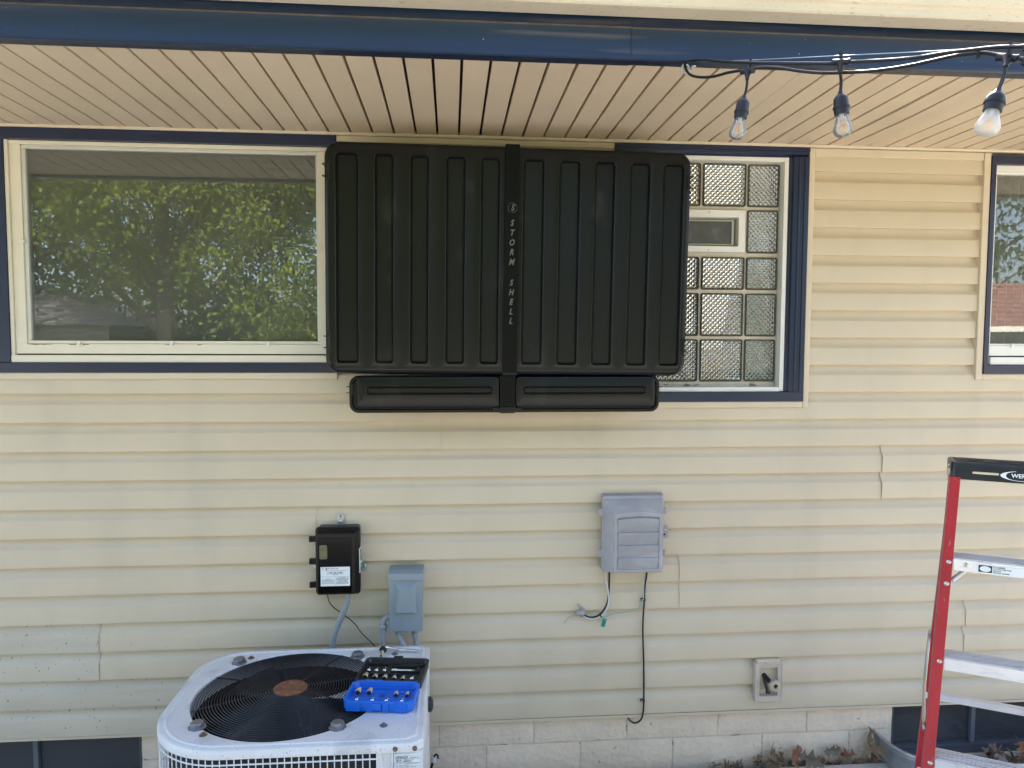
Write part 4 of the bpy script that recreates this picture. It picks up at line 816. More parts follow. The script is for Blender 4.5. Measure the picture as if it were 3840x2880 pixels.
MB().tube([(-0.303, -0.075, 0.73), (-0.305, -0.078, 0.60), (-0.305, -0.085, 0.45)], 0.0125, 14).build('pipe', M_pvc, pv, smooth=60)
for nm, lbl, pts, ribd in (('ribbed_conduit', 'ribbed grey conduit slanting right from under the disconnect box', [(-0.243, -0.06, 0.74), (-0.242, -0.062, 0.722), (-0.234, -0.068, 0.705), (-0.215, -0.085, 0.672), (-0.195, -0.10, 0.63), (-0.185, -0.11, 0.58)], True),
                           ('grey_conduit', 'short straight grey conduit under the right of the disconnect box', [(-0.160, -0.06, 0.74), (-0.160, -0.06, 0.70), (-0.156, -0.062, 0.66), (-0.155, -0.064, 0.60)], True)):
    t_ = thing(nm, lbl, 'conduit', pts[-1]); pp = smooth_path(pts, 10)
    MB().tube(pp, [0.0115 + (0.0013 if (i//2) % 2 else 0) for i in range(len(pp))], 14).build('sleeve', M_pvc, t_, smooth=60)
    d_ = (Vector(pts[2])-Vector(pts[1])).normalized()
    MB().lathe([(0.0125, 0.0), (0.0175, 0.001), (0.0175, 0.020), (0.0145, 0.026)], Vector(pts[1])+Vector((0, 0, 0.012)), d_, 10).build('fitting', M_pvc, t_, smooth=30)
# network interface box
nb = thing('network_box', 'weathered grey plastic utility box with louvred lid on the siding', 'utility box', (0.82, -0.004, 0.972))
mb = MB()
def NL(x0, x1, z0, z1, y, r): return [(a, y, c) for a, c in rrect(x0, x1, z0, z1, r, 4)]
mb.loops([NL(0.690, 0.975, 0.965, 1.318, -0.003, 0.006), NL(0.688, 0.972, 0.965, 1.316, -0.048, 0.006), NL(0.686, 0.966, 0.968, 1.313, -0.052, 0.008), NL(0.691, 0.964, 0.972, 1.302, -0.055, 0.008)], True, True, False)
# lid that swells outwards, arched top
def lidloop(x0, x1, z0, z1, y, arch, n=10):
    pts = [(x0, y, z0), (x1, y, z0)]; pts += [(x1+(x0-x1)*i/n, y, z1 + arch*math.sin(math.pi*i/n)) for i in range(n+1)]; return pts
mb.loops([lidloop(0.691, 0.964, 0.973, 1.300, -0.0545, 0.004), lidloop(0.695, 0.961, 0.973, 1.293, -0.062, 0.008), lidloop(0.729, 0.953, 0.974, 1.247, -0.098, 0.010), lidloop(0.734, 0.950, 0.978, 1.242, -0.102, 0.010), lidloop(0.746, 0.938, 0.988, 1.226, -0.102, 0.008), lidloop(0.7475, 0.9365, 0.990, 1.223, -0.0955, 0.008)], True, False, True)
mb.build('lid', M_netgrey, nb, smooth=30)
zt_ = [0.9905, 1.045, 1.103, 1.162, 1.2215]
for i in range(4):
    za, zb_ = zt_[i], zt_[i+1]-0.0015; n = 8; top_ = [zb_ + (0.007*math.sin(math.pi*q/n) if i == 3 else 0) for q in range(n+1)]
    xs_ = [0.748 + 0.188*q/n for q in range(n+1)]
    mb = MB(); mb.loops([[(x, -0.0945, za) for x in xs_], [(x, -0.0950, za+0.001) for x in xs_], [(x, -0.1075, t-0.002) for x, t in zip(xs_, top_)], [(x, -0.0945, t) for x, t in zip(xs_, top_)]], closed=False)
    mb.build('louvre', M_netgrey, nb, smooth=25)
for z in (1.242, 1.052):
    mb = MB(); mb.box(0.672, 0.688, -0.054, -0.042, z-0.018, z+0.018); mb.box(0.668, 0.675, -0.058, -0.050, z-0.013, z+0.013); mb.build('hinge', M_netgrey, nb, bevel=0.002)
for z, h in ((1.243, 0.014), (1.045, 0.013)):
    MB().box(0.972, 0.983, -0.05, -0.035, z-h, z+h).build('side_tab', M_netgrey, nb, bevel=0.002)
mb = MB(); mb.prism(rrect(0.968, 0.998, 1.112, 1.170, 0.009, 4), 'y', -0.030, -0.022); mb.build('lock_lug', M_netgrey, nb, bevel=0.001)
MB().lathe([(0.006, 0), (0.0058, 0.005), (0.003, 0.006), (0.0, 0.006)], (0.985, -0.030, 1.151), (0, -1, 0), 12).build('lock_pin', M_steel, nb, smooth=40)
MB().lathe([(0.0, 0.0005), (0.005, 0.0005)], (0.982, -0.030, 1.128), (0, -1, 0), 12).build('hole', M_gap, nb)
# cables
def cable(name, label, pts, r, mat, cat='cable', sub=7):
    t_ = thing(name, label, cat, pts[-1]); MB().tube(smooth_path(pts, sub), r, 8).build('sheath', mat, t_, smooth=60); return t_
cb = cable('black_cable', 'black cable dropping from the grey utility box and looping up under the siding', [(0.905, -0.035, 0.985), (0.903, -0.028, 0.941), (0.898, -0.018, 0.88), (0.897, -0.014, 0.816), (0.893, -0.012, 0.72), (0.893, -0.012, 0.649), (0.898, -0.012, 0.54), (0.901, -0.012, 0.440), (0.902, -0.013, 0.331), (0.900, -0.012, 0.275), (0.890, -0.010, 0.238), (0.863, -0.008, 0.222), (0.838, -0.004, 0.235), (0.823, 0.004, 0.262), (0.820, 0.012, 0.30)], 0.0042, M_cable)
for z, x in ((0.816, 0.892), (0.331, 0.896)):
    mb = MB(); mb.box(x-0.010, x+0.011, -0.017, -0.002, z-0.006, z+0.006); mb.build('cable_clip', M_cable, cb, bevel=0.002); MB().lathe([(0.0035, 0), (0.0, 0.002)], (x-0.005, -0.017, z), (0, -1, 0), 10).build('clip_screw', M_steel, cb)
cable('black_feed_cable', 'black cable curving from the grey box into the sealed wall hole', [(0.727, -0.035, 0.985), (0.728, -0.024, 0.945), (0.728, -0.018, 0.86), (0.722, -0.018, 0.81), (0.705, -0.018, 0.775), (0.685, -0.018, 0.752), (0.660, -0.018, 0.742), (0.635, -0.016, 0.742), (0.618, -0.012, 0.750), (0.606, -0.004, 0.760)], 0.0048, M_cable)
cable('white_feed_cable', 'white cable hanging beside the black one below the grey box', [(0.710, -0.03, 0.985), (0.710, -0.026, 0.945), (0.713, -0.022, 0.915), (0.722, -0.022, 0.875), (0.726, -0.024, 0.84), (0.724, -0.024, 0.805), (0.712, -0.024, 0.772), (0.695, -0.023, 0.750), (0.665, -0.021, 0.737), (0.63, -0.018, 0.738), (0.605, -0.006, 0.755)], 0.0030, M_whitecable)
cable('green_ground_wire', 'thin faded green wire swinging from the cable clip to the green tag', [(0.897, -0.024, 0.945), (0.896, -0.018, 0.88), (0.893, -0.016, 0.83), (0.885, -0.014, 0.795), (0.866, -0.012, 0.772), (0.835, -0.010, 0.762), (0.80, -0.010, 0.758), (0.775, -0.010, 0.754), (0.755, -0.010, 0.757), (0.738, -0.012, 0.748), (0.712, -0.018, 0.742), (0.690, -0.02, 0.742)], 0.0022, M_greencable, 'wire')
tg = thing('cable_tag', 'small green plastic tag hanging from the bundled cables', 'tag', (0.708, -0.024, 0.735))
mb = MB(); mb.M = Matrix.Translation((0.709, -0.026, 0.738)) @ Matrix.Rotation(R(14), 4, 'Y'); mb.box(-0.010, 0.010, -0.0008, 0.0008, -0.042, 0.0); mb.build('tag_card', M_tag, tg)
mb = MB(); mb.M = Matrix.Translation((0.709, -0.0272, 0.738)) @ Matrix.Rotation(R(14), 4, 'Y')
for x in (-0.004, 0.0, 0.004): mb.box(x-0.0007, x+0.0007, -0.0006, 0.0, -0.036, -0.010)
mb.build('print', M_ink, tg)
mb = MB(); mb.lathe([(0.0085, -0.003), (0.0095, 0.0), (0.0085, 0.003)], (0.690, -0.02, 0.748), (1, 0, 0.5), 12); mb.tube([(0.688, -0.026, 0.752), (0.684, -0.03, 0.768)], 0.0016, 5); mb.build('zip_tie', M_cable, tg, smooth=50)
sl = thing('putty_seal', 'lump of grey sealing putty where cables enter the siding', 'sealant', (0.60, -0.002, 0.758))
bm = bmesh.new(); bmesh.ops.create_icosphere(bm, subdivisions=3, radius=0.02)
for v in bm.verts:
    n_ = math.sin(v.co.x*260)*0.18+math.cos(v.co.z*310+1)*0.16; v.co *= 1+n_; v.co.x *= 1.25; v.co.y *= 0.55; v.co.z *= 0.8
me = bpy.data.meshes.new('lump'); bm.to_mesh(me); bm.free(); me.materials.append(M_seal); me.polygons.foreach_set('use_smooth', [True]*len(me.polygons))
o = bpy.data.objects.new('lump', me); COL.objects.link(o); o.parent = sl; o.location = (0, -0.003, 0)
mb = MB(); mb.tube(smooth_path([(0.61, -0.008, 0.765), (0.60, -0.012, 0.785), (0.588, -0.012, 0.80), (0.585, -0.01, 0.806)], 4), [0.006]*5+[0.0045]*4+[0.003]*4, 6); mb.tube(smooth_path([(0.59, -0.008, 0.756), (0.565, -0.005, 0.748), (0.54, -0.004, 0.735), (0.522, -0.003, 0.712)], 4), 0.0016, 5); mb.build('stray_strand', M_seal, sl, smooth=60)

# ================================================================== HOSE TAP
ht = thing('hose_tap', 'hose tap recessed in a beige mounting block low on the siding', 'tap', (1.502, -0.004, 0.31))
mb = MB()
def HL(i, y, r=0.002): return [(a, y, c) for a, c in rrect(1.434+i, 1.571-i, 0.311+i, 0.499-i, r, 2)]
mb.loops([HL(0.0, 0.0), HL(0.0, -0.026), HL(0.002, -0.029), HL(0.007, -0.029), HL(0.009, -0.026), HL(0.023, -0.025), HL(0.025, -0.022), HL(0.025, 0.0125)], True, False, True).build('mounting_block', M_clay, ht, smooth=30)
MB().box(1.446, 1.559, -0.020, 0.01, 0.4985, 0.511).build('drip_cap', M_trim, ht, bevel=0.002)
mb = MB(); mb.lathe([(0.0, 0.004), (0.020, 0.004), (0.028, 0.002), (0.029, 0.0)], (1.488, 0.0095, 0.430), (0, -1, 0), 20); mb.build('wall_flange', M_brassold, ht, smooth=40)
MB().tube([(1.488, 0.008, 0.430), (1.497, -0.03, 0.418), (1.508, -0.062, 0.409)], [0.0125, 0.0115, 0.0115], 14).build('spout', M_hose, ht, smooth=50)
MB().tube(smooth_path([(1.489, 0.0, 0.425), (1.491, -0.012, 0.40), (1.496, -0.020, 0.372), (1.500, -0.024, 0.356)], 4), 0.0085, 12).build('drain_spout', M_hose, ht, smooth=50)
MB().lathe([(0.0095, -0.004), (0.0125, -0.004), (0.0125, 0.004), (0.0095, 0.004)], (1.5003, -0.0245, 0.355), (0, -0.2, -1), 14).build('drain_collar', M_hose, ht, smooth=40)
mb = MB(); ax = Vector((0.05, -0.98, 0.05)).normalized(); c_ = Vector((1.512, -0.070, 0.409)); u_ = ax.orthogonal().normalized(); w_ = ax.cross(u_); ls = []
for rr_, h in ((0.012, -0.011), (0.024, -0.010), (0.0265, -0.002), (0.0245, 0.007), (0.0135, 0.010), (0.0105, 0.010), (0.0105, -0.002)):
    ls.append([tuple(c_ + ax*h + (u_*math.cos(2*math.pi*k/40) + w_*math.sin(2*math.pi*k/40))*(rr_*(1.0 + (0.08 if (k % 4) < 2 and rr_ > 0.015 else 0)))) for k in range(40)])
mb.loops(ls).build('knurled_ring', M_brassold, ht, smooth=30)
MB().lathe([(0.0, 0.0), (0.0088, 0.0)], tuple(c_ + ax*0.001), tuple(ax), 14).build('bore', M_hole, ht)

# capped cable end standing beside the unit
ce = thing('capped_cable', 'black cable end with a white clip standing beside the air conditioner', 'cable', (-0.11, -0.10, 0.0))
MB().tube(smooth_path([(-0.105, -0.06, 0.0), (-0.098, -0.06, 0.05), (-0.086, -0.06, 0.10), (-0.082, -0.06, 0.128)], 5), 0.006, 8).build('sheath', M_cable, ce, smooth=60)
MB().lathe([(0.0, 0.0), (0.0125, 0.0), (0.0125, 0.024), (0.0, 0.024)], (-0.081, -0.06, 0.108), (0, 0, 1), 12).build('clip', M_whitecable, ce, smooth=40)
MB().tube(smooth_path([(-0.078, -0.062, 0.13), (-0.072, -0.063, 0.142), (-0.062, -0.063, 0.138), (-0.060, -0.063, 0.122)], 4), 0.004, 6).build('hook', M_cable, ce, smooth=60)

# ================================================================== LADDER
LD = (1.5409, -1.1766, 1.6545); LTH = -0.5219; LA, LB = 0.1904, 0.0658
ld = thing('step_ladder', 'red fibreglass step ladder with aluminium steps and black top cap', 'ladder', (LD[0], LD[1], 0.0), (0, 0, LTH))
CW = 0.40; H0 = LD[2]
def fr_(x, d, dy=0.0): return (x, -LA*d+dy, H0-d)
# top cap
mb = MB(); mb.loops([[(x, y, H0-0.052) for x, y in rrect(0, CW, -0.004, 0.125, 0.01, 4)], [(x, y, H0-0.006) for x, y in rrect(0.0, CW, 0.0, 0.122, 0.012, 4)], [(x, y, H0-0.001) for x, y in rrect(0.003, CW-0.003, 0.003, 0.119, 0.012, 4)], [(x, y, H0) for x, y in rrect(0.008, CW-0.008, 0.008, 0.114, 0.010, 4)]], True, True, True)
cap = mb.build('top_cap', M_cap, ld, smooth=35, local=True)
mb = MB()
for i in range(7): y = 0.022 + i*0.0115; mb.box(0.014, CW-0.014, y, y+0.0055, H0-0.0005, H0+0.0018)
mb.build('tread_ridge', M_cap, cap, local=True)
mb = MB(); mb.prism(rrect(0.045, 0.092, 0.045, 0.062, 0.008, 4), 'z', H0+0.0008, H0+0.0022); mb.prism(rrect(0.13, 0.28, 0.04, 0.075, 0.016, 4), 'z', H0+0.0008, H0+0.0024); mb.build('tool_slot', M_gap, cap, local=True)
MB().prism(rrect(0.056, 0.125, H0-0.032, H0-0.0255, 0.003, 4), 'y', -0.0045, -0.001).build('side_slot', M_trim, cap, local=True)
mb = MB(); v, f = text_geo('WERNER', 0.0165, bold=0.0004, extrude=0.0003); mb.add([(0.190+p[0]*1.02, -0.0046-p[2], H0-0.0305+p[1]) for p in v], f)
n = 40; o1 = []; o2 = []
for i in range(n+1):
    a = R(112) + R(236)*i/n; o1.append((0.190+0.062*math.cos(a), -0.0048, H0-0.0305+0.0155*math.sin(a))); k_ = max(0.0, -math.cos(a))
    o2.append((0.190+(0.0615-0.014*k_**1.5)*math.cos(a), -0.0048, H0-0.0305+(0.0143)*math.sin(a)))
mb.loops([o1, o2], closed=False); mb.build('maker_logo', M_label, cap, local=True)
mb = MB(); mb.lathe([(0.006, 0), (0.005, 0.003), (0.0, 0.004)], (-0.0005, 0.05, H0-0.018), (-1, 0, 0), 10); mb.box(-0.004, 0.001, 0.03, 0.07, H0-0.055, H0-0.024); mb.lathe([(0.006, 0), (0.005, 0.003), (0.0, 0.004)], (-0.002, 0.04, H0-0.058), (-1, 0, 0), 10); mb.build('hinge_plate', M_steel, ld, local=True, smooth=40)
# front rails: channel section, left and right
def rail(front, left):
    ds = (0.045, 1.60) if front else (0.045, 1.60)
    w, dpt, t = (0.0285, 0.045, 0.0035) if front else (0.020, 0.032, 0.003)
    sec = [(0, 0), (w, 0), (w, t), (t, t), (t, dpt-t), (w, dpt-t), (w, dpt), (0, dpt)]
    ls = []
    for d in ds:
        if front: x0_, y0_ = -LB*d, -LA*d
        else: x0_, y0_ = 0.012 - 0.045*d, 0.075 + 0.20*d
        l = []
        for a, b_ in sec:
            x = x0_ + a; l.append((x if left else CW - x, y0_ + b_, H0-d))
        ls.append(l)
    return MB().loops(ls, True, True, True).build('front_rail' if front else 'rear_rail', M_red, ld, local=True, bevel=0.0012)
for fr in (True, False):
    for lf in (True, False): rail(fr, lf)
# steps with ridged treads
for i in range(5):
    d = 0.2885 + 0.292*i; x0_, x1_ = 0.004-LB*d+0.0, CW-0.004+LB*d; yb_ = -LA*d; z = H0-d
    xl, xr = x0_+0.0035, x1_-0.0035
    mb = MB(); mb.prism([(yb_+0.001, z), (yb_+0.080, z), (yb_+0.080, z-0.030), (yb_+0.077, z-0.030), (yb_+0.077, z-0.003), (yb_+0.004, z-0.003), (yb_+0.004, z-0.036), (yb_+0.001, z-0.036)], 'x', xl+0.022, xr-0.022)
    st = mb.build('step', M_alu, ld, local=True, bevel=0.0008)
    mb = MB()
    for q in range(6): y = yb_ + 0.005 + q*0.0125; mb.box(xl+0.0225, xr-0.0225, y, y+0.0075, z-0.0005, z+0.0022)
    mb.build('tread_ridge', M_alu, st, local=True)
    mb = MB()
    for q in (1, 4): y = yb_ + 0.005 + q*0.0125 - 0.0048; mb.box(xl+0.0225, xr-0.0225, y, y+0.0045, z-0.0002, z+0.0006)
    mb.build('tread_groove', M_alugroove, st, local=True)
    mb = MB()
    for sx in (x0_+0.013, x1_-0.013): mb.lathe([(0.0075, 0), (0.007, 0.002), (0.004, 0.0038), (0.0, 0.0045)], (sx, yb_-0.0002, z-0.012), (0, -1, 0), 14)
    if i == 0:
        for sx in (x0_+0.058, x1_-0.058): mb.lathe([(0.0065, 0), (0.006, 0.002), (0.0, 0.004)], (sx, yb_+0.001, z-0.014), (0, -1, 0), 14)
        d2_ = d+0.075
        for sx in (0.017-LB*d2_, CW-0.017+LB*d2_): mb.lathe([(0.0075, 0), (0.007, 0.002), (0.0, 0.0045)], (sx, -LA*d2_-0.0002, H0-d2_), (0, -1, 0), 14)
    mb.build('rivet', M_steel, ld, local=True, smooth=40)
    # brace under the step
    if i in (0, 4):
        for s_ in (0, 1):
            xa, xb = (x0_+0.026, x0_+0.065); pa, pb = (xa, yb_+0.03-0.014, z-0.072), (xb, yb_+0.03, z-0.034)
            if s_: pa, pb = (x0_+x1_-pa[0], pa[1], pa[2]), (x0_+x1_-pb[0], pb[1], pb[2])
            MB().tube([pa, pb], 0.0075, 10).build('step_brace', M_alu, ld, local=True, smooth=50)
    if i == 0:
        lb = MB().box(xl+0.085, xl+0.20, yb_-0.0006, yb_+0.0015, z-0.032, z-0.008).build('warning_label', M_label, st, local=True)
        mb = MB(); mb.box(xl+0.087, xl+0.122, yb_-0.0010, yb_+0.001, z-0.0305, z-0.0095); mb.build('label_panel', M_ink, st, local=True)
        mb = MB(); mb.lathe([(0.0, 0), (0.0085, 0)], (0, 0, 0), (0, -1, 0), 20); mb.v = [(p[0]*1.7+xl+0.1045, yb_-0.0014, p[2]+z-0.020) for p in mb.v]; mb.build('label_oval', M_label, st, local=True)
        mb = MB(); 
        for q, (tx, sz) in enumerate((('IF CLIMBER', 0.0062), ('YOU CAN LOSE YOUR', 0.0045), ('BALANCE', 0.0045), ('KEEP BODY CENTERED', 0.0040))):
            v, f = text_geo(tx, sz, align='LEFT', extrude=0.0002, bold=0.0001); mb.add([(xl+0.1245+p[0], yb_-0.0009-p[2], z-0.0120-0.0056*q+p[1]) for p in v], f)
        mb.build('label_print', M_ink, st, local=True)
# rear braces
for d in (0.845, 1.15, 1.45):
    xa = 0.016-0.045*d; y = 0.075+0.20*d; mb = MB(); mb.prism([(y-0.001, H0-d), (y+0.022, H0-d), (y+0.022, H0-d-0.003), (y+0.002, H0-d-0.003), (y+0.002, H0-d-0.022), (y-0.001, H0-d-0.022)], 'x', xa, CW-xa); mb.build('rear_brace', M_alu, ld, local=True, bevel=0.0006)
# spreaders
for lf in (0, 1):
    dA, dB = 0.80, 0.62
    pf = (-LB*dA-0.004, -LA*dA+0.03, H0-dA); pr_ = (0.012-0.045*dB-0.006, 0.085+0.20*dB, H0-dB); mid = ((pf[0]+pr_[0])/2-0.006, pf[1]*0.5+pr_[1]*0.5, (pf[2]+pr_[2])/2-0.02)
    pts = [pf, mid, pr_]
    if lf: pts = [(CW-p[0], p[1], p[2]) for p in pts]
    mb = MB(); mb.tube([pts[0], pts[1]], 0.005, 6); mb.tube([pts[1], pts[2]], 0.005, 6); mb.lathe([(0.009, -0.003), (0.009, 0.003)], pts[0], (1, 0, 0), 12, True); mb.lathe([(0.009, -0.003), (0.009, 0.003)], pts[2], (1, 0, 0), 12, True); mb.build('spreader', M_steel, ld, local=True, smooth=40)
for fr in (True, False):
    for lf in (0, 1):
        d = 1.60; x, y = (-LB*d, -LA*d) if fr else (0.012-0.045*d, 0.075+0.20*d); x = x if not lf else CW-x-0.03
        MB().box(x-0.004, x+0.036, y-0.006, y+0.055, 0.0, H0-1.59).build('foot', M_cap, ld, local=True, bevel=0.003)

# ================================================================== STRING LIGHTS
sA = [(0.737, -0.985, 2.893), (0.737, -1.003, 2.894), (0.733, -1.067, 2.875), (0.748, -1.148, 2.848), (0.767, -1.282, 2.795), (0.793, -1.41, 2.747), (0.849, -1.486, 2.72), (0.905, -1.571, 2.691), (0.921, -1.597, 2.685), (0.935, -1.622, 2.677), (0.97, -1.689, 2.657), (1.0, -1.756, 2.639), (1.024, -1.822, 2.625), (1.043, -1.888, 2.608), (1.054, -1.937, 2.594), (1.064, -1.988, 2.576), (1.069, -2.05, 2.555), (1.12, -2.6, 2.46), (1.28, -4.4, 2.36), (1.50, -6.8, 2.46), (1.68, -8.85, 2.75)]
sB = [(0.742, -0.97, 2.899), (0.742, -0.984, 2.877), (0.738, -1.045, 2.84), (0.748, -1.109, 2.812), (0.761, -1.181, 2.79), (0.771, -1.252, 2.775), (0.778, -1.318, 2.758), (0.783, -1.376, 2.74), (0.801, -1.398, 2.738), (0.821, -1.424, 2.731), (0.844, -1.455, 2.718), (0.87, -1.493, 2.699), (0.902, -1.541, 2.679), (0.933, -1.592, 2.663), (0.97, -1.659, 2.645), (1.002, -1.726, 2.632), (1.028, -1.791, 2.623), (1.045, -1.841, 2.615), (1.058, -1.89, 2.601), (1.065, -1.92, 2.586), (1.069, -1.943, 2.576), (1.076, -1.975, 2.558), (1.081, -2.037, 2.534), (1.13, -2.6, 2.44), (1.29, -4.4, 2.33), (1.51, -6.8, 2.43), (1.68, -8.85, 2.73)]
sG = [(0.745, -0.985, 2.903), (0.774, -1.253, 2.808), (0.931, -1.576, 2.708), (1.064, -1.894, 2.609), (1.08, -1.968, 2.588), (1.086, -2.03, 2.567), (1.125, -2.6, 2.475), (1.285, -4.4, 2.385), (1.505, -6.8, 2.49), (1.68, -8.85, 2.78)]
sl_ = thing('string_light', 'black outdoor string light cord with three clear filament bulbs hooked to the fascia', 'string light', (0.737, -0.985, 2.55))
MB().tube(smooth_path(sA, 6), 0.0040, 10).build('cord', M_rubber, sl_, smooth=60); MB().tube(smooth_path(sB, 6), 0.0040, 10).build('cord', M_rubber, sl_, smooth=60)
M_bulb_sun = thin_glass('bulb_glass_glare', 1.55, (0.96, 0.96, 0.94), haze=0.28, hcol=(0.92, 0.92, 0.9))  # extra white haze paints the sun glare into the third bulb's glass
def bulb_unit(pts, cd, M_bulb=M_bulb):
    P_ = [Vector(p) for p in pts]; tp, tb, st_, sb_, bt = P_; cd = Vector(cd).normalized()
    mb = MB(); ax = (tb-tp).normalized()
    mb.tube([tp-cd*0.022, tp-cd*0.012, tp, tp+cd*0.012, tp+cd*0.022], [0.0075, 0.0068, 0.008, 0.0068, 0.0075], 12)
    mb.tube([tp, tp+ax*0.010, tp+ax*0.020, tb], [0.011, 0.0085, 0.0058, 0.0045], 12)
    mb.tube([tp-ax*0.004, tp-ax*0.018], 0.0035, 6); mb.build('tee', M_rubber, sl_, smooth=50)
    mid = (tb+st_)/2 + Vector((0.002, 0, 0)); mb = MB()
    for dx in (-0.0018, 0.0018): mb.tube(smooth_path([tb+cd*dx, mid+cd*dx, st_+cd*dx], 4), 0.0022, 6)
    mb.build('drop_lead', M_rubber, sl_, smooth=50)
    a2 = (sb_-st_).normalized(); ln = (sb_-st_).length
    so = MB().lathe([(0.0, -0.002), (0.005, -0.001), (0.0065, 0.004), (0.0135, 0.011), (0.0165, 0.016), (0.0168, ln-0.016), (0.0190, ln-0.0155), (0.0190, ln-0.011), (0.0172, ln-0.0105), (0.0165, ln+0.003), (0.0, ln+0.003)], st_, a2, 20).build('socket', M_rubber, sl_, smooth=35)
    bl_ = (bt-sb_).length; k = bl_/0.062
    gl = MB().lathe([(0.0125, 0.002), (0.0135, 0.010*k), (0.0175, 0.024*k), (0.0212, 0.036*k), (0.0220, 0.043*k), (0.0205, 0.051*k), (0.0150, 0.058*k), (0.007, 0.0613*k), (0.0, 0.062*k)], sb_, a2, 24).build('bulb', M_bulb, sl_, smooth=70)
    u = a2.orthogonal().normalized(); w = a2.cross(u); mb = MB()
    for q in range(4):
        o_ = (u*math.cos(q*1.57+0.5) + w*math.sin(q*1.57+0.5)); mb.tube([sb_+a2*0.014+o_*0.003, sb_+a2*0.040*k+o_*0.0062], 0.0011, 6)
    mb.build('filament', M_filament, gl, smooth=40)
    MB().tube([sb_, sb_+a2*0.014], [0.006, 0.003], 8).build('filament_stem', M_white, gl, smooth=40)
bulb_unit([(0.783, -1.376, 2.737), (0.776, -1.392, 2.710), (0.768, -1.395, 2.664), (0.758, -1.397, 2.611), (0.749, -1.40, 2.552)], (0.018, -0.05, -0.012))
bulb_unit([(0.921, -1.597, 2.685), (0.919, -1.598, 2.66), (0.919, -1.601, 2.614), (0.922, -1.605, 2.564), (0.923, -1.608, 2.507)], (0.030, -0.05, -0.014))
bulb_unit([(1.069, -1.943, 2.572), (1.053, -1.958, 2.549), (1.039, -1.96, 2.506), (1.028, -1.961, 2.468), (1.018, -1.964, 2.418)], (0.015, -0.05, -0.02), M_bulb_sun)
for p in ((1.050, -1.886, 2.607), (1.062, -1.955, 2.588), (0.786, -1.386, 2.755), (0.921, -1.592, 2.70)):
    MB().box(p[0]-0.002, p[0]+0.002, p[1]-0.003, p[1]+0.003, p[2]-0.016, p[2]+0.012).build('zip_tie', M_rubber, sl_)
gwire = MB().tube(smooth_path(sG, 5), 0.0011, 6).build('guide_wire', M_galv, None, smooth=60); tag(gwire, 'thin steel guide wire stretched above the string light cord', 'wire')
po = thing('garden_post', 'square timber post holding the far end of the string light', 'post', (1.70, -8.9, 0.0))
MB().box(1.655, 1.745, -8.945, -8.855, 0.0, 2.85).build('shaft', M_bark, po, bevel=0.004); MB().prism([(1.645, 2.85), (1.755, 2.85), (1.70, 2.89)], 'y', -8.955, -8.845).build('post_cap', M_bark, po)
hk = thing('screw_hook', 'zinc screw eye hook under the fascia holding the string light', 'hook', (0.742, -0.97, 2.905))
ls = [(0.742+0.012*math.cos(a), -0.975, 2.885+0.014*math.sin(a)) for a in [R(90-20*i) for i in range(18)]]
MB().tube([(0.742, -0.975, 2.915)] + ls, 0.0028, 8).build('eye', M_steel, hk, smooth=60)
MB().ring((0.765, -0.985, 2.888), 0.007, 0.0018, 20, 6).build('thimble', M_steel, hk, smooth=60)

# ================================================================== DRY LEAVES
def leaf_mesh(name, seed, mat):
    rr_ = random.Random(seed); half = [(0.0, 0.0), (0.10, 0.004), (0.17, 0.05), (0.22, 0.28), (0.30, 0.12), (0.38, 0.10), (0.47, 0.42), (0.56, 0.17), (0.64, 0.14), (0.74, 0.34), (0.80, 0.12), (0.88, 0.10), (1.0, 0.0)]
    half = [(x+rr_.uniform(-0.02, 0.02), y*rr_.uniform(0.75, 1.2)) for x, y in half]; half[0] = (0, 0); half[-1] = (1, 0)
    Lh = 0.105; cu = rr_.uniform(0.5, 1.6); fo = rr_.uniform(0.4, 1.1)
    def P3(x, y): return ((x-0.4)*Lh, y*Lh, Lh*(0.25*math.sin(cu*(x-0.3)*2) + fo*abs(y)*0.75 + 0.06*math.sin(9*x+5*y)))
    vs_ = [P3(x, 0) for x, _ in half] + [P3(x, y) for x, y in half] + [P3(x, -y) for x, y in half]; n = len(half); fs = []
    for i in range(n-1):
        fs += [(i, i+1, n+i+1, n+i), (i+1, i, 2*n+i, 2*n+i+1)]
    mb = MB(); mb.add(vs_, fs); mb.tube([P3(0, 0), (-0.4*Lh-0.02, 0.002, 0.004)], 0.0009, 4); return mb
protos = []
def put_leaf(x, y, z, s, rx, ry, rz, q, label, group, grp=None):
    if q not in [p[0] for p in protos]:
        o = leaf_mesh('dry_leaf', q, None).build('dry_leaf', (M_leafA, M_leafB, M_leafC, M_leafA)[q % 4], None, smooth=50); protos.append((q, o.data))
    else:
        o = bpy.data.objects.new('dry_leaf', dict(protos)[q]); COL.objects.link(o)
    o.location = (x, y, z); o.rotation_euler = (rx, ry, rz); o.scale = (s, s, s); tag(o, label, 'leaf', group); return o
rl_ = random.Random(21)
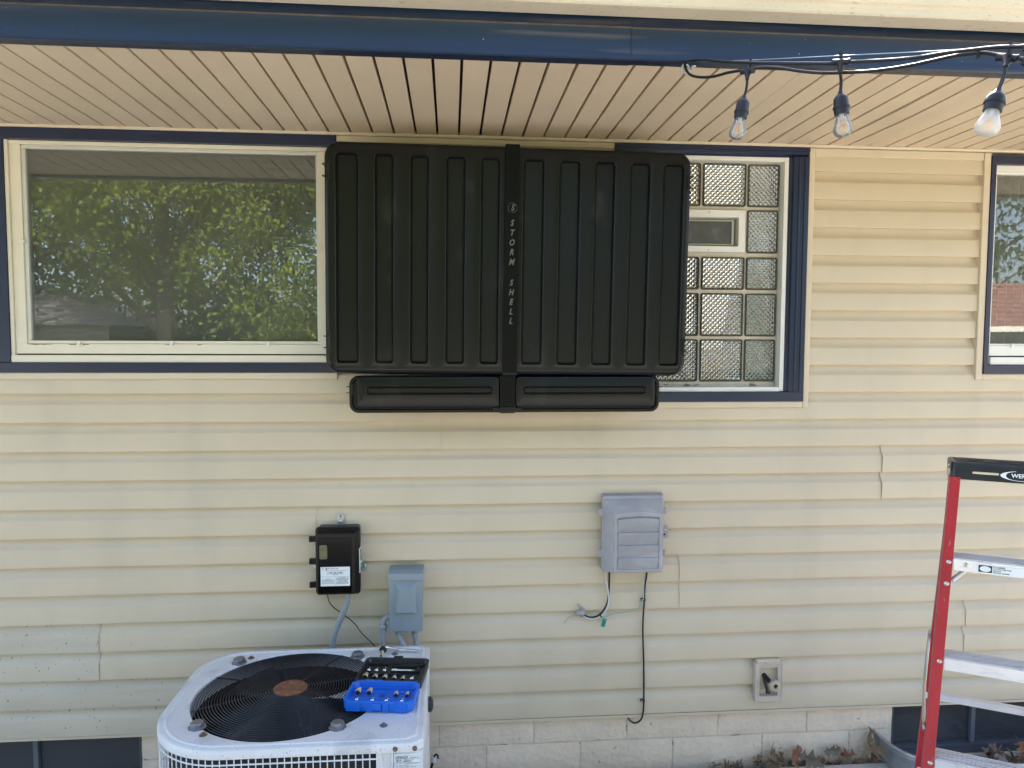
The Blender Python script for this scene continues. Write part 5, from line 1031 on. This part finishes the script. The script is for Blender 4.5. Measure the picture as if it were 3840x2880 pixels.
named = [(1.80-0.28, -0.012, 0.035, 1.25, 1.2, 0.4, 1.2, 0, 'tall grey tan oak leaf standing against the foundation left of the drift'),
         (1.625, -0.035, 0.030, 1.35, 1.1, -0.2, 1.0, 1, 'large rust coloured oak leaf at the middle of the drift'),
         (1.70, -0.03, 0.025, 1.25, 1.0, 0.3, -0.6, 2, 'broad grey oak leaf leaning right beside the rust coloured one'),
         (1.825, 0.0, 0.04, 0.9, 1.4, 0.0, 0.4, 6, 'round grey leaf propped alone against the foundation wall'),
         (2.005, -0.015, 0.085, 1.05, 1.1, -0.9, 1.7, 4, 'tan oak leaf propped high against the window well corner'),
         (2.015, -0.03, 0.045, 1.15, 0.9, 0.2, 0.2, 3, 'folded tan oak leaf under the highest one by the window well'),
         (1.92, -0.025, 0.02, 1.1, 0.9, 0.5, 2.6, 5, 'rust brown oak leaf with upright stem in the drift')]
for a in named: put_leaf(*a[:8], a[8], 'leaves drifted along the foundation')
for i in range(36):
    x = rl_.uniform(1.22, 2.05); x = x if rl_.random() < 0.75 else rl_.uniform(1.45, 1.78)
    put_leaf(x, rl_.uniform(-0.045, 0.005), rl_.uniform(-0.04, 0.004), rl_.uniform(0.45, 0.8), rl_.uniform(-0.4, 1.1), rl_.uniform(-0.6, 0.6), rl_.uniform(0, 6.28), rl_.randrange(8), 'small curled dry leaf low in the drift along the foundation', 'leaves drifted along the foundation')
for i in range(22):
    put_leaf(rl_.uniform(2.62, 2.95), rl_.uniform(-0.16, -0.02), rl_.uniform(-0.03, 0.03), rl_.uniform(0.7, 1.1), rl_.uniform(-0.5, 0.9), rl_.uniform(-0.5, 0.5), rl_.uniform(0, 6.28), rl_.randrange(8), 'curled dry leaf lying inside the window well', 'leaves in the window well')
for i in range(3): put_leaf(rl_.uniform(2.12, 2.2), rl_.uniform(-0.10, -0.02), -0.01, 0.8, 0.3*i, 0.2, i*2.0, i, 'dry leaf in the left corner of the window well', 'leaves in the window well corner')
put_leaf(2.085, -0.13, 0.01, 0.75, 0.2, 0.1, 0.7, 1, 'dry leaf on the patio edge outside the window well', None)
# tufts of wind blown litter under the siding edge
mb = MB(); rl_ = random.Random(5)
for cx in (0.42, 0.68, 0.98, 1.235, 1.245, 1.26, 1.36, 1.50, 1.83, 2.02, 0.30, 1.13, 1.43):
    for q in range(7):
        x = cx + rl_.uniform(-0.016, 0.016); mb.tube([(x, 0.022, 0.262), (x+rl_.uniform(-0.012, 0.012), 0.018, 0.262-rl_.uniform(0.006, 0.03))], 0.0009, 4)
tag(mb.build('dry_litter', M_soil, None), 'dark wisps of dry litter caught under the lowest siding edge', 'litter', kind='stuff')

# ================================================================== BEYOND THE CAMERA (what the panes mirror and what bounces light)
GL1 = leaf_mat('leaf_bright', (0.085, 0.135, 0.025), (0.22, 0.27, 0.055)); GL2 = leaf_mat('leaf_dark', (0.022, 0.05, 0.012), (0.05, 0.09, 0.02)); GL3 = leaf_mat('leaf_mid', (0.04, 0.085, 0.016), (0.085, 0.13, 0.025))
def crown_mesh(name, rx, rz, ncl, nleaf, size, seed, droop=0.4, hollow=0.45):
    g = np.random.default_rng(seed); d = g.normal(size=(ncl, 3)); d /= np.linalg.norm(d, axis=1)[:, None]
    rad = hollow + (1-hollow)*g.random(ncl)**0.6; lump = 1 + 0.22*np.sin(d[:, 0]*5+seed)+0.18*np.cos(d[:, 2]*6+d[:, 1]*4)
    c = d*(rad*lump)[:, None]*np.array([rx, rx, rz])
    cl = np.repeat(c, nleaf, 0); N_ = len(cl); off = g.normal(size=(N_, 3))*np.array([0.30, 0.30, 0.24]); off[:, 2] -= droop*np.abs(off[:, 0]); p = cl + off
    a = g.normal(size=(N_, 3)); a[:, 2] -= 0.9; a /= np.linalg.norm(a, axis=1)[:, None]; b_ = np.cross(a, g.normal(size=(N_, 3))); b_ /= np.linalg.norm(b_, axis=1)[:, None]
    s_ = size*(0.7+0.6*g.random(N_))[:, None]; V = np.stack([p, p+a*s_*0.5+b_*s_*0.26, p+a*s_, p+a*s_*0.5-b_*s_*0.26], 1).reshape(-1, 3).astype(np.float32)
    me = bpy.data.meshes.new(name); me.vertices.add(len(V)); me.vertices.foreach_set('co', V.ravel()); me.loops.add(N_*4); me.loops.foreach_set('vertex_index', np.arange(N_*4, dtype=np.int32))
    me.polygons.add(N_); me.polygons.foreach_set('loop_start', np.arange(0, N_*4, 4, dtype=np.int32)); me.polygons.foreach_set('loop_total', np.full(N_, 4, dtype=np.int32)); me.update(); me.validate(); return me
def tree(x, y, h, rx, rz, ncl, nleaf, size, seed, mat, label, droop=0.4):
    t = thing('broadleaf_tree', label, 'tree', (x, y, -0.02), group='garden trees facing the house')
    me = crown_mesh('crown', rx, rz, ncl, nleaf, size, seed, droop); me.materials.append(mat); o = bpy.data.objects.new('crown', me); COL.objects.link(o); o.parent = t; o.location = (0, 0, h)
    rr_ = random.Random(seed); mb = MB(); mb.tube([(0, 0, 0), (0.1, 0.05, h*0.35), (0.05, -0.1, h*0.7), (0, 0, h+rz*0.5)], [0.20, 0.15, 0.11, 0.03], 10)
    for q in range(7):
        a = q*0.9+rr_.random(); z = h*0.3 + rr_.random()*h*0.5; mb.tube([(0.05, 0, z), (rx*0.35*math.cos(a), rx*0.35*math.sin(a), z+rz*0.35), (rx*0.8*math.cos(a), rx*0.8*math.sin(a), z+rz*0.6)], [0.08, 0.05, 0.015], 6)
    mb.build('trunk', M_bark, t, smooth=60, local=True); return t
tree(-5.2, -10.4, 6.2, 2.7, 3.0, 220, 240, 0.10, 3, GL1, 'bright leafy tree mirrored in the middle of the picture window')
tree(-2.0, -11.6, 5.4, 2.7, 3.6, 220, 240, 0.10, 4, GL1, 'bright leafy tree mirrored at the right of the picture window')
tree(-9.8, -13.5, 7.2, 2.6, 3.6, 150, 90, 0.12, 5, GL2, 'dark sparse tree mirrored at the left of the picture window')
tree(-7.2, -18.0, 5.6, 3.6, 4.2, 200, 60, 0.20, 6, GL2, 'dark tree behind the bright ones beyond the garden')
tree(0.2, -17.5, 6.0, 3.8, 4.4, 200, 60, 0.20, 8, GL3, 'wide green tree straight behind the camera')
tree(5.5, -14.0, 5.6, 3.2, 3.8, 200, 60, 0.18, 9, GL3, 'green tree beyond the right part of the lawn')
tree(15.6, -19.0, 6.2, 3.6, 4.2, 200, 60, 0.18, 10, GL2, 'dark tree behind the red roofed house')
tree(-14.5, -20.0, 6.5, 4.2, 4.6, 220, 60, 0.20, 11, GL2, 'tall dark tree behind the grey roofed garage')
hd = thing('hedge', 'dark hedge closing the far side of the garden', 'hedge', (0, -24, 0))
for i, x in enumerate((-15, -9, -3, 3, 9, 15)):
    me = crown_mesh('foliage', 4.0, 2.2, 110, 55, 0.24, 30+i); me.materials.append(GL3 if i % 2 else GL2); o = bpy.data.objects.new('foliage', me); COL.objects.link(o); o.parent = hd; o.location = (x, (i % 2)*1.0, 1.6)
gr = thing('garage', 'low grey garage with a hipped shingle roof across the lawn', 'garage', (-12.4, -18.0, 0))
MB().box(-16.8, -8.4, -21, -15.6, 0, 2.35).build('wall', M_wallgrey, gr)
rf = MB().add([(-17.2, -15.2, 2.3), (-8.0, -15.2, 2.3), (-8.0, -21.4, 2.3), (-17.2, -21.4, 2.3), (-14.0, -18.3, 3.45), (-11.2, -18.3, 3.45)], [(0,1,5,4), (1,2,5), (2,3,4,5), (3,0,4), (3,2,1,0)]).build('roof', M_roofgrey, gr)
for i in range(9):
    t = i/9; a = Vector((-17.2, -15.2, 2.31)).lerp(Vector((-14.0, -18.3, 3.46)), t); b_ = Vector((-8.0, -15.2, 2.31)).lerp(Vector((-11.2, -18.3, 3.46)), t)
    MB().box(a.x, b_.x, a.y-0.06, a.y, a.z, a.z+0.03).build('shingle_course', M_roofgrey, rf)
rh = thing('neighbour_house', 'low house with a red shingle roof mirrored in the right window', 'house', (14, -14, 0))
MB().box(10.2, 19.0, -18, -12.6, 0, 2.35).build('wall', M_wallgrey, rh)
rf = MB().add([(9.6, -12.1, 2.3), (19.5, -12.1, 2.3), (19.5, -15.3, 3.55), (9.6, -15.3, 3.55), (9.6, -18.5, 2.3), (19.5, -18.5, 2.3)], [(0,1,2,3), (3,2,5,4), (0,3,4), (1,5,2), (0,4,5,1)]).build('roof', M_roofred, rh)
for i in range(10):
    t = i/10; y, z = -12.1-3.2*t, 2.31+1.25*t; MB().box(9.6, 19.5, y-0.05, y, z, z+0.03).build('shingle_course', M_roofred, rf)
MB().box(9.5, 19.6, -12.08, -11.96, 2.2, 2.32).build('gutter', M_white, rh)
